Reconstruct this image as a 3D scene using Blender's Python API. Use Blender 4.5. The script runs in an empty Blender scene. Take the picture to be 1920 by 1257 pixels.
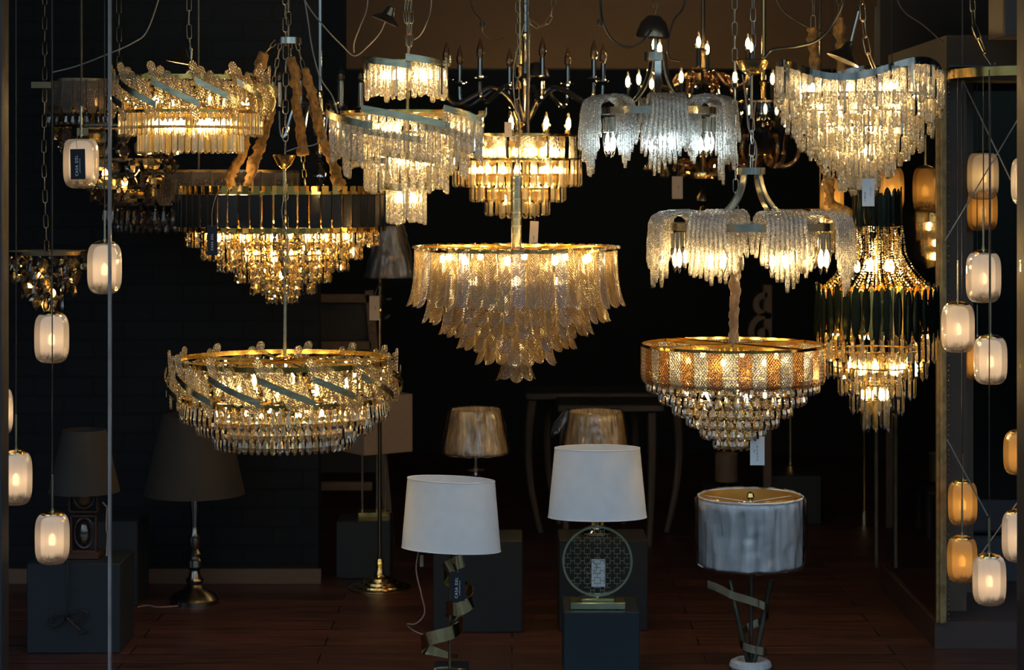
import bpy, math, random
from mathutils import Vector, Matrix, noise
random.seed(7)
PI = math.pi
sc = bpy.context.scene
COL = sc.collection

# ------------------------------------------------------------------ camera, world, exposure
F = 3800.0; CX = 960.0; HY = 345.0; EYE = 1.6        # focal length in pixels, horizon row, eye height
YK = 1.25                                            # distances below are given in units of 1.25 m
def S(Y): return Y * YK / F                          # metres per pixel at that distance
def P(px, py, Y): return Vector(((px - CX) * S(Y), Y * YK, EYE - (py - HY) * S(Y)))

cam_d = bpy.data.cameras.new('camera'); cam = bpy.data.objects.new('camera', cam_d); COL.objects.link(cam)
cam.location = (0, 0, EYE); cam.rotation_euler = (PI / 2, 0, 0)
cam_d.sensor_width = 36; cam_d.lens = F / 1920 * 36
cam_d.shift_y = -(628.5 - HY) / 1920
cam_d.clip_end = 60; cam_d.clip_start = 0.05
cam_d.dof.use_dof = True; cam_d.dof.focus_distance = 6.5; cam_d.dof.aperture_fstop = 4.0
sc.camera = cam

w = bpy.data.worlds.new('world'); sc.world = w; w.use_nodes = True
nt = w.node_tree; nt.nodes.clear()
_o = nt.nodes.new('ShaderNodeOutputWorld'); _b = nt.nodes.new('ShaderNodeBackground')
_tc = nt.nodes.new('ShaderNodeTexCoord'); _sx = nt.nodes.new('ShaderNodeSeparateXYZ'); _rp = nt.nodes.new('ShaderNodeValToRGB')
_nz = nt.nodes.new('ShaderNodeTexNoise'); _nz.inputs['Scale'].default_value = 3.2; _nz.inputs['Detail'].default_value = 5
_mx = nt.nodes.new('ShaderNodeMix'); _mx.data_type = 'RGBA'; _mx.blend_type = 'MULTIPLY'; _mx.inputs[0].default_value = 0.85
_r2 = nt.nodes.new('ShaderNodeValToRGB'); _r2.color_ramp.elements[0].position = .38; _r2.color_ramp.elements[1].position = .62
_r2.color_ramp.elements[0].color = (.16, .2, .22, 1); _r2.color_ramp.elements[1].color = (1, 1, 1, 1)
cr = _rp.color_ramp
cr.elements[0].position = 0.0; cr.elements[0].color = (.012, .012, .013, 1)
cr.elements[1].position = 1.0; cr.elements[1].color = (.52, .68, .90, 1)
for p_, c_ in ((.46, (.02, .022, .024)), (.52, (.10, .13, .125)), (.62, (.44, .58, .72))):
    e = cr.elements.new(p_); e.color = (*c_, 1)
_mr = nt.nodes.new('ShaderNodeMapRange'); _mr.inputs[1].default_value = -1; _mr.inputs[2].default_value = 1
nt.links.new(_tc.outputs['Generated'], _sx.inputs[0]); nt.links.new(_sx.outputs['Z'], _mr.inputs[0]); nt.links.new(_mr.outputs[0], _rp.inputs[0])
nt.links.new(_tc.outputs['Generated'], _nz.inputs['Vector']); nt.links.new(_nz.outputs[0], _r2.inputs[0])
nt.links.new(_rp.outputs[0], _mx.inputs[6]); nt.links.new(_r2.outputs[0], _mx.inputs[7])
nt.links.new(_mx.outputs[2], _b.inputs[0]); nt.links.new(_b.outputs[0], _o.inputs[0])
_b.inputs[1].default_value = 2.5

sc.view_settings.view_transform = 'Standard'; sc.view_settings.look = 'None'
sc.view_settings.exposure = 0.0; sc.view_settings.gamma = 1.0; sc.view_settings.use_curve_mapping = False
cy = sc.cycles
cy.max_bounces = 10; cy.diffuse_bounces = 3; cy.glossy_bounces = 4; cy.transmission_bounces = 8; cy.transparent_max_bounces = 24
cy.caustics_reflective = False; cy.caustics_refractive = False
cy.sample_clamp_indirect = 6.0; cy.sample_clamp_direct = 0.0; cy.blur_glossy = 0.3
cy.use_denoising = True

# ------------------------------------------------------------------ materials
MATS = {}
def _new(name):
    m = bpy.data.materials.new(name); m.use_nodes = True
    m.node_tree.nodes.clear(); MATS[name] = m
    return m, m.node_tree
def N(t, typ, **kw):
    n = t.nodes.new(typ)
    for k, v in kw.items(): setattr(n, k, v)
    return n
def uvxy(t):
    u = N(t, 'ShaderNodeUVMap'); s = N(t, 'ShaderNodeSeparateXYZ'); t.links.new(u.outputs[0], s.inputs[0])
    return u, s
def math_(t, op, a, b=None):
    n = N(t, 'ShaderNodeMath', operation=op)
    for i, x in enumerate((a, b)):
        if x is None: continue
        if isinstance(x, (int, float)): n.inputs[i].default_value = x
        else: t.links.new(x, n.inputs[i])
    return n.outputs[0]
def bumpnode(t, h, strength, dist=0.002):
    b = N(t, 'ShaderNodeBump'); b.inputs['Strength'].default_value = strength; b.inputs['Distance'].default_value = dist
    t.links.new(h, b.inputs['Height']); return b.outputs[0]
def solid(name, col, rough=.5, metal=0.0, var=.25, scale=14, bump=0.0, bscale=60, spec=.5, coat=0.0, sheen=0.0, transl=0.0, stretch=(1, 1, 1)):
    """plain procedural surface: noise moves its colour and roughness a little"""
    m, t = _new(name)
    o = N(t, 'ShaderNodeOutputMaterial'); p = N(t, 'ShaderNodeBsdfPrincipled')
    tc = N(t, 'ShaderNodeTexCoord'); mp = N(t, 'ShaderNodeMapping'); mp.inputs['Scale'].default_value = stretch
    nz = N(t, 'ShaderNodeTexNoise'); nz.inputs['Scale'].default_value = scale; nz.inputs['Detail'].default_value = 4
    t.links.new(tc.outputs['Object'], mp.inputs[0]); t.links.new(mp.outputs[0], nz.inputs['Vector'])
    r = N(t, 'ShaderNodeValToRGB'); r.color_ramp.elements[0].position = .3; r.color_ramp.elements[1].position = .7
    r.color_ramp.elements[0].color = (*[c * (1 - var) for c in col], 1); r.color_ramp.elements[1].color = (*[min(1, c * (1 + var * .6)) for c in col], 1)
    t.links.new(nz.outputs[0], r.inputs[0]); t.links.new(r.outputs[0], p.inputs['Base Color'])
    mr = N(t, 'ShaderNodeMapRange'); mr.inputs[3].default_value = max(.02, rough * .8); mr.inputs[4].default_value = min(1, rough * 1.2)
    t.links.new(nz.outputs[0], mr.inputs[0]); t.links.new(mr.outputs[0], p.inputs['Roughness'])
    p.inputs['Metallic'].default_value = metal; p.inputs['Specular IOR Level'].default_value = spec
    p.inputs['Coat Weight'].default_value = coat; p.inputs['Sheen Weight'].default_value = sheen
    if bump:
        n2 = N(t, 'ShaderNodeTexNoise'); n2.inputs['Scale'].default_value = bscale; t.links.new(mp.outputs[0], n2.inputs['Vector'])
        t.links.new(bumpnode(t, n2.outputs[0], bump), p.inputs['Normal'])
    sh = p.outputs[0]
    if transl:
        tr = N(t, 'ShaderNodeBsdfTranslucent'); t.links.new(r.outputs[0], tr.inputs[0])
        mx = N(t, 'ShaderNodeMixShader'); mx.inputs[0].default_value = transl
        t.links.new(sh, mx.inputs[1]); t.links.new(tr.outputs[0], mx.inputs[2]); sh = mx.outputs[0]
    t.links.new(sh, o.inputs[0]); return m
def emit(name, col, strength):
    m, t = _new(name); o = N(t, 'ShaderNodeOutputMaterial'); e = N(t, 'ShaderNodeEmission')
    bb = N(t, 'ShaderNodeRGB'); bb.outputs[0].default_value = (*col, 1); t.links.new(bb.outputs[0], e.inputs[0])
    e.inputs[1].default_value = strength
    t.links.new(e.outputs[0], o.inputs[0]); return m
def crystal(name, tint, kind='hammer', transl=.25, clear=.3, refr=.25, rough=.06, bump=.6, per=.006, ior=1.45, tcol=None, edge=.75, front=.3):
    """cast glass: part refraction, part mirror-like sparkle, part inner scatter, part see-through"""
    m, t = _new(name); o = N(t, 'ShaderNodeOutputMaterial')
    u, s = uvxy(t); U, V = s.outputs['X'], s.outputs['Y']
    k = 2 * PI / per
    if kind == 'cross':
        h = math_(t, 'MULTIPLY', math_(t, 'COSINE', math_(t, 'MULTIPLY', U, k)), math_(t, 'COSINE', math_(t, 'MULTIPLY', V, k * .8)))
        dist = per * .13
    elif kind == 'feather':
        a = math_(t, 'ABSOLUTE', U)
        h = math_(t, 'SINE', math_(t, 'MULTIPLY', math_(t, 'SUBTRACT', V, math_(t, 'MULTIPLY', a, 1.35)), k))
        h = math_(t, 'SUBTRACT', h, math_(t, 'MULTIPLY', math_(t, 'LESS_THAN', a, .0012), 1.2))
        dist = per * .12
    elif kind == 'rib':
        n1 = N(t, 'ShaderNodeTexNoise'); n1.inputs['Scale'].default_value = 260; t.links.new(u.outputs[0], n1.inputs['Vector'])
        h = math_(t, 'ADD', math_(t, 'SINE', math_(t, 'MULTIPLY', U, k)), math_(t, 'MULTIPLY', n1.outputs[0], 1.5)); dist = per * .10
    elif kind == 'grain':
        n1 = N(t, 'ShaderNodeTexNoise'); n1.inputs['Scale'].default_value = 1.0 / per; n1.inputs['Detail'].default_value = 3
        tc = N(t, 'ShaderNodeTexCoord'); t.links.new(tc.outputs['Object'], n1.inputs['Vector']); h = n1.outputs[0]; dist = per * .9
    elif kind == 'hammer':
        n1 = N(t, 'ShaderNodeTexNoise'); n1.inputs['Scale'].default_value = 1.0 / per; n1.inputs['Detail'].default_value = 2
        mp = N(t, 'ShaderNodeMapping'); mp.inputs['Scale'].default_value = (1, .55, 1)
        t.links.new(u.outputs[0], mp.inputs[0]); t.links.new(mp.outputs[0], n1.inputs['Vector']); h = n1.outputs[0]; dist = per * 1.2
    else:
        n1 = N(t, 'ShaderNodeTexNoise'); n1.inputs['Scale'].default_value = 40; t.links.new(u.outputs[0], n1.inputs['Vector']); h = n1.outputs[0]; dist = .001
    nb = bumpnode(t, h, bump, dist)
    g = N(t, 'ShaderNodeBsdfRefraction'); g.inputs['Color'].default_value = (*tint, 1); g.inputs['Roughness'].default_value = rough; g.inputs['IOR'].default_value = ior
    gl = N(t, 'ShaderNodeBsdfGlossy'); gl.inputs['Color'].default_value = (*[min(1, c * .5 + .5) for c in tint], 1); gl.inputs['Roughness'].default_value = rough + .04
    tr = N(t, 'ShaderNodeBsdfTranslucent'); tr.inputs['Color'].default_value = (*(tcol or tint), 1)
    df = N(t, 'ShaderNodeBsdfDiffuse'); df.inputs['Color'].default_value = (*(tcol or tint), 1)
    tp = N(t, 'ShaderNodeBsdfTransparent'); tp.inputs['Color'].default_value = (*[c * .25 + .72 for c in tint], 1)
    for x in (g, gl, tr, df): t.links.new(nb, x.inputs['Normal'])
    def mix(f, a, b):
        n = N(t, 'ShaderNodeMixShader')
        if isinstance(f, float): n.inputs[0].default_value = f
        else: t.links.new(f, n.inputs[0])
        t.links.new(a, n.inputs[1]); t.links.new(b, n.inputs[2]); return n.outputs[0]
    sc_ = mix(front, tr.outputs[0], df.outputs[0])
    fr = N(t, 'ShaderNodeFresnel'); fr.inputs['IOR'].default_value = 1.55; t.links.new(nb, fr.inputs['Normal'])
    tot = clear + refr
    body = mix(refr / tot, tp.outputs[0], g.outputs[0])
    if kind in ('cross', 'feather', 'rib', 'hammer', 'grain'):      # thick ridges scatter, thin grooves stay clear
        lo, hi = {'cross': (.05, .5), 'feather': (-.4, .6), 'rib': (-.5, .6)}.get(kind, (.42, .6))
        pm = N(t, 'ShaderNodeMapRange', interpolation_type='SMOOTHSTEP'); pm.inputs[1].default_value = lo; pm.inputs[2].default_value = hi
        pm.inputs[3].default_value = transl * (.0 if kind == 'cross' else .25); pm.inputs[4].default_value = min(.92, transl * 2.1)
        t.links.new(h, pm.inputs[0]); body = mix(pm.outputs[0], body, sc_)
    else: body = mix(transl, body, sc_)
    ea = N(t, 'ShaderNodeAttribute', attribute_name='edge'); er = N(t, 'ShaderNodeMapRange', interpolation_type='SMOOTHSTEP')
    er.inputs[1].default_value = .25; er.inputs[2].default_value = .95; er.inputs[3].default_value = 0; er.inputs[4].default_value = edge
    t.links.new(ea.outputs['Fac'], er.inputs[0]); body = mix(er.outputs[0], body, sc_)      # bright outline put into the rim of each piece as extra scatter
    f2 = math_(t, 'ADD', fr.outputs[0], .10)
    t.links.new(mix(f2, body, gl.outputs[0]), o.inputs[0]); return m
def pane(name, col, refl=1.0, rough=.0, ior=1.5, dens=1.0):
    """thin clear sheet: see-through plus fresnel reflection"""
    m, t = _new(name); o = N(t, 'ShaderNodeOutputMaterial')
    tp = N(t, 'ShaderNodeBsdfTransparent'); tp.inputs[0].default_value = (*col, 1)
    gl = N(t, 'ShaderNodeBsdfGlossy'); gl.inputs['Roughness'].default_value = rough
    fr = N(t, 'ShaderNodeFresnel'); fr.inputs['IOR'].default_value = ior
    mx = N(t, 'ShaderNodeMixShader'); t.links.new(math_(t, 'MULTIPLY', fr.outputs[0], refl), mx.inputs[0])
    t.links.new(tp.outputs[0], mx.inputs[1]); t.links.new(gl.outputs[0], mx.inputs[2]); t.links.new(mx.outputs[0], o.inputs[0]); return m

BRASS = solid('polished_brass', (.80, .55, .20), .16, 1.0, .12)
GOLD = solid('bright_gold', (.95, .67, .20), .14, 1.0, .08)
BRUSH = solid('brushed_pale_brass', (.62, .60, .42), .26, 1.0, .12, stretch=(1, 1, 8))
NICKEL = solid('antique_nickel', (.50, .50, .44), .22, 1.0, .15)
CHROME = solid('dark_chrome', (.55, .55, .56), .08, 1.0, .1)
BRONZE = solid('dark_bronze', (.20, .15, .09), .25, 1.0, .2)
CHAINM = solid('aged_chain_metal', (.34, .26, .16), .28, 1.0, .4)
CHAING = solid('grey_chain_metal', (.34, .38, .36), .32, 1.0, .25)
BLACKP = solid('black_lacquer', (.008, .009, .012), .12, 0.0, .3, spec=.6)
BLACKM = solid('matt_black', (.012, .012, .013), .6)
CABLE = solid('black_cable', (.01, .01, .01), .4)
CLEARC = solid('clear_cable_sheath', (.30, .27, .22), .3, transl=.3)
TANC = solid('tan_cable', (.25, .16, .12), .5)
VELV = solid('gold_velvet', (.27, .13, .018), .7, var=.6, scale=60, bump=.9, bscale=120, sheen=.05)
VELB = solid('brown_satin_sleeve', (.11, .07, .05), .38, var=.45, scale=50, bump=1.0, bscale=90, sheen=.3)
EMW = emit('warm_filament', (1.0, .65, .26), 120)
EMG = emit('bright_warm_filament', (1.0, .64, .25), 225)
EMC = emit('cool_filament', (.62, .86, 1.0), 95)
EMP = emit('pendant_lamp_core', (1.0, .60, .27), 14)
EMD = emit('dim_lamp_core', (1.0, .55, .16), 9)
ENV = pane('bulb_envelope', (.97, .95, .9), 1.2)
ENVA = pane('amber_bulb_envelope', (.90, .78, .55), 1.6, .03)

# ------------------------------------------------------------------ mesh builder
class MB:
    def __init__(s): s.v = []; s.f = []; s.uv = []; s.e = {}
    def add(s, vs, fs, uvs=None, M=None, e=None):
        b = len(s.v)
        if e: s.e.update({b + i: x for i, x in e.items()})
        vs = [Vector(v) for v in vs]
        s.uv += (uvs if uvs else [(v.x, v.z) for v in vs])
        if M is not None: vs = [M @ v for v in vs]
        s.v += vs; s.f += [tuple(b + i for i in f) for f in fs]; return s
    def merge(s, o, M=None): return s.add(o.v, o.f, list(o.uv), M, o.e)
    def box(s, c, d, M=None):
        x, y, z = [k / 2 for k in d]; c = Vector(c)
        vs = [c + Vector((i * x, j * y, k * z)) for k in (-1, 1) for j in (-1, 1) for i in (-1, 1)]
        return s.add(vs, [(0, 2, 3, 1), (4, 5, 7, 6), (0, 1, 5, 4), (2, 6, 7, 3), (0, 4, 6, 2), (1, 3, 7, 5)], None, M)
    def bbox(s, c, d, b=.004, M=None):
        """box with chamfered edges"""
        x, y, z = [k / 2 for k in d]; b = min(b, x * .45, y * .45, z * .45); c = Vector(c); vs = []; fs = []
        rings = [(z, b, 1), (z - b, 0, 1), (-z + b, 0, 1), (-z, b, 1)]
        for zz, ins, _ in rings:
            X, Y_ = x - ins, y - ins
            for (i, j) in ((-1, -1), (1, -1), (1, 1), (-1, 1)):
                for (p, q) in (((b, 0), (0, b)) if i * j < 0 else ((0, b), (b, 0))):
                    pass
            for (a_, b_) in ((-X + b, -Y_), (X - b, -Y_), (X, -Y_ + b), (X, Y_ - b), (X - b, Y_), (-X + b, Y_), (-X, Y_ - b), (-X, -Y_ + b)):
                vs.append(c + Vector((a_, b_, zz)))
        for r in range(3):
            for i in range(8):
                j = (i + 1) % 8; fs.append((r * 8 + j, r * 8 + i, (r + 1) * 8 + i, (r + 1) * 8 + j))
        fs.append(tuple(range(8))); fs.append(tuple(range(31, 23, -1)))
        return s.add(vs, fs, None, M)
    def lathe(s, prof, n=16, c=(0, 0, 0), M=None, sx=1.0, sy=1.0, ph=0.0):
        c = Vector(c); vs = []; uv = []; fs = []; idx = []
        for (r, z) in prof:
            if r < 1e-6: idx.append([len(vs)]); vs.append(c + Vector((0, 0, z))); uv.append((0, z))
            else:
                row = []
                for i in range(n):
                    a = ph + 2 * PI * i / n; row.append(len(vs)); vs.append(c + Vector((r * sx * math.cos(a), r * sy * math.sin(a), z))); uv.append((a * r, z))
                idx.append(row)
        for a, b in zip(idx, idx[1:]):
            if len(a) == 1 and len(b) == 1: continue
            for i in range(n):
                j = (i + 1) % n
                if len(a) == 1: fs.append((a[0], b[j], b[i]))
                elif len(b) == 1: fs.append((a[i], a[j], b[0]))
                else: fs.append((a[i], a[j], b[j], b[i]))
        return s.add(vs, fs, uv, M)
    def tube(s, pts, r, n=8, closed=False, M=None):
        pts = [Vector(p) for p in pts]; m = len(pts); R = r if isinstance(r, (list, tuple)) else [r] * m
        T = []
        for i in range(m):
            if closed: d = pts[(i + 1) % m] - pts[i - 1]
            else: d = pts[min(i + 1, m - 1)] - pts[max(i - 1, 0)]
            T.append(d.normalized() if d.length > 1e-9 else Vector((0, 0, 1)))
        up = Vector((0, 0, 1)) if abs(T[0].z) < .9 else Vector((1, 0, 0))
        nr = (up - T[0] * up.dot(T[0])).normalized(); vs = []; uv = []; L = 0
        for i in range(m):
            nr = nr - T[i] * nr.dot(T[i]); nr = nr.normalized() if nr.length > 1e-6 else T[i].orthogonal().normalized()
            bn = T[i].cross(nr)
            if i: L += (pts[i] - pts[i - 1]).length
            for k in range(n):
                a = 2 * PI * k / n; vs.append(pts[i] + (nr * math.cos(a) + bn * math.sin(a)) * R[i]); uv.append((a * R[i], L))
        fs = []
        for i in range(m if closed else m - 1):
            j = (i + 1) % m
            for k in range(n):
                l = (k + 1) % n; fs.append((i * n + k, i * n + l, j * n + l, j * n + k))
        if not closed: fs.append(tuple(range(n - 1, -1, -1))); fs.append(tuple((m - 1) * n + k for k in range(n)))
        return s.add(vs, fs, uv, M)
    def sweep(s, pts, nrm, ups, h, t, closed=False, M=None):
        """rectangular bar: nrm = thickness direction, ups = height direction per point"""
        m = len(pts); vs = []; uv = []; fs = []; L = 0
        for i in range(m):
            p = Vector(pts[i]); n_ = Vector(nrm[i]).normalized(); u_ = (Vector(ups[i]) if not isinstance(ups, Vector) else ups).normalized()
            if i: L += (p - Vector(pts[i - 1])).length
            hh = h[i] if isinstance(h, list) else h
            for (a, b) in ((-1, -1), (1, -1), (1, 1), (-1, 1)):
                vs.append(p + n_ * (a * t / 2) + u_ * (b * hh / 2)); uv.append((L, b * hh / 2))
        for i in range(m if closed else m - 1):
            j = (i + 1) % m
            for k in range(4):
                l = (k + 1) % 4; fs.append((i * 4 + l, i * 4 + k, j * 4 + k, j * 4 + l))
        if not closed: fs.append((0, 1, 2, 3)); fs.append(tuple((m - 1) * 4 + k for k in (3, 2, 1, 0)))
        return s.add(vs, fs, uv, M)
    def strip(s, rows, th, nu=4, prof='flat', M=None):
        """rows: (z, y, half width, x centre) from top to bottom; closed slab with front and back"""
        vs = []; uv = []; fs = []; m = len(rows); L = 0
        us = [-1 + 2 * i / nu for i in range(nu + 1)]
        if prof in ('rim', 'vee'): us = [-1, -.86, -.72, 0, .72, .86, 1]; nu = 6
        for side in (1, -1):
            L = 0
            for i, r in enumerate(rows):
                z, y, hw = r[:3]; xc = r[3] if len(r) > 3 else 0
                if i: L += math.hypot(z - rows[i - 1][0], y - rows[i - 1][1])
                for u in us:
                    d = th / 2 if prof == 'flat' else th / 2 * (.25 + .75 * math.sqrt(max(0, 1 - u * u)))
                    b = 0
                    if prof in ('rim', 'vee'): d = th / 2 * {1: .5, .86: 1.25, .72: .55, 0: .8}[abs(u)]
                    if prof == 'vee': b = -abs(u) * hw * .30
                    if prof == 'cup': d = th / 2; b = -u * u * hw * .3
                    vs.append(Vector((xc + u * hw, y + side * d + b, z))); uv.append((u * hw, -L))
        k = nu + 1; o = m * k
        for i in range(m - 1):
            for j in range(nu):
                a = i * k + j
                fs.append((a, a + 1, a + 1 + k, a + k)); fs.append((o + a + 1, o + a, o + a + k, o + a + 1 + k))
            a = i * k; fs.append((a, a + k, o + a + k, o + a)); a = i * k + nu; fs.append((a + k, a, o + a, o + a + k))
        for j in range(nu):
            fs.append((j + 1, j, o + j, o + j + 1)); a = (m - 1) * k + j; fs.append((a, a + 1, o + a + 1, o + a))
        ee = {i: 1.0 for i in range(len(vs)) if (i % k in (0, nu)) or i % o < k or i % o >= o - k}
        return s.add(vs, fs, uv, M, ee if prof in ('rim', 'vee', 'flat') else None)
    def data(s, name, mat, smooth=False):
        me = bpy.data.meshes.new(name); me.from_pydata([tuple(v) for v in s.v], [], s.f)
        ul = me.uv_layers.new(name='UVMap'); buf = [0.0] * (2 * len(me.loops))
        for i, l in enumerate(me.loops): buf[2 * i], buf[2 * i + 1] = s.uv[l.vertex_index]
        ul.data.foreach_set('uv', buf)
        if s.e:
            at = me.attributes.new('edge', 'FLOAT', 'POINT'); at.data.foreach_set('value', [s.e.get(i, 0.0) for i in range(len(s.v))])
        if smooth:
            me.shade_smooth()
            if smooth != 'all': me.set_sharp_from_angle(angle=math.radians(35))
        if mat: me.materials.append(mat)
        me.update(); return me
    def build(s, name, mat, parent=None, smooth=True, M=None):
        ob = bpy.data.objects.new(name, s.data(name, mat, smooth)); COL.objects.link(ob)
        if parent: ob.parent = parent
        if M is not None: ob.matrix_local = M
        return ob
def ellipse_arc(cx, cz, rx, rz, a0, a1, n): return [(cx + rx * math.cos(a0 + (a1 - a0) * i / n), cz + rz * math.sin(a0 + (a1 - a0) * i / n)) for i in range(n + 1)]
def spline(pts, n=8):
    """Catmull-Rom through 3-D points"""
    pts = [Vector(p) for p in pts]; q = [pts[0] * 2 - pts[1]] + pts + [pts[-1] * 2 - pts[-2]]; out = []
    for i in range(1, len(q) - 2):
        a, b, c, d = q[i - 1:i + 3]
        for k in range(n):
            t = k / n; out.append(.5 * ((2 * b) + (c - a) * t + (2 * a - 5 * b + 4 * c - d) * t * t + (3 * b - a - 3 * c + d) * t ** 3))
    return out + [pts[-1]]

# ------------------------------------------------------------------ things
def tag(o, label=None, cat=None, group=None, kind=None):
    if label: o['label'] = label
    if cat: o['category'] = cat
    if group: o['group'] = group
    if kind: o['kind'] = kind
    return o
def thing(name, label, cat, loc, group=None):
    o = bpy.data.objects.new(name, None); o.empty_display_size = .05; COL.objects.link(o); o.location = loc
    return tag(o, label, cat, group)
def struct(name, mb, mat, smooth=False, label=None):
    o = mb.build(name, mat, None, smooth); o['kind'] = 'structure'
    if label: o['label'] = label
    return o
def chain_mb(pts, pitch=.04, w=.017, r=.0013, n=5):
    """oval links laid along a polyline, alternately turned"""
    pts = [Vector(p) for p in pts]; seg = [0]
    for a, b in zip(pts, pts[1:]): seg.append(seg[-1] + (b - a).length)
    L = seg[-1]; k = max(1, round(L / pitch)); m = MB()
    def at(d):
        d = min(max(d, 0), L)
        for i in range(len(seg) - 1):
            if d <= seg[i + 1] or i == len(seg) - 2:
                return pts[i].lerp(pts[i + 1], (d - seg[i]) / max(1e-9, seg[i + 1] - seg[i]))
    for i in range(k):
        a, b = at(i * L / k), at((i + 1) * L / k); d = (b - a).normalized(); c = (a + b) / 2
        sd = d.cross(Vector((0, 1, 0))); sd = sd.normalized() if sd.length > .1 else Vector((1, 0, 0))
        if i % 2: sd = (sd * .3 + d.cross(sd) * .95).normalized()
        h = L / k * .5 + r * 1.6; hw = w / 2; ring = []
        for j in range(5): an = PI * j / 4; ring.append(c + d * (h - hw + hw * math.sin(an)) + sd * hw * math.cos(an))
        for j in range(5): an = PI + PI * j / 4; ring.append(c - d * (h - hw - hw * math.sin(an)) + sd * hw * math.cos(an))
        m.tube(ring, r, n, closed=True)
    return m
def sleeve_mb(pts, r, seed=0, twist=.35):
    """gathered fabric sleeve"""
    q = spline(pts, 10); out = []; L = 0; m = MB(); R = []
    rnd = random.Random(seed); dense = []
    for a, b in zip(q, q[1:]):
        k = max(1, int((b - a).length / .007))
        dense += [a.lerp(b, i / k) for i in range(k)]
    dense.append(q[-1]); n = 12
    for i, p in enumerate(dense): R.append(r * (1 + twist * 1.3 * noise.noise(Vector((i * .11, seed, 0)))))
    n = 20
    m.tube([p + Vector((noise.noise(Vector((i * .09, seed, 9))) * r * .5, 0, 0)) for i, p in enumerate(dense)], R, n)
    for i, v in enumerate(m.v):
        c = dense[min(i // n, len(dense) - 1)]; d = v - c; j = i // n; a = 2 * PI * (i % n) / n
        fold = noise.noise(Vector((math.cos(a) * .9, math.sin(a) * .9, j * .34 + a * .28 + seed * 3)))
        nn = r * (.85 * fold + .35 * noise.noise(Vector((math.cos(a) * 2, math.sin(a) * 2, j * .75 + seed))))
        if d.length > 1e-6: m.v[i] = v + d.normalized() * nn
    return m
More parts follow.
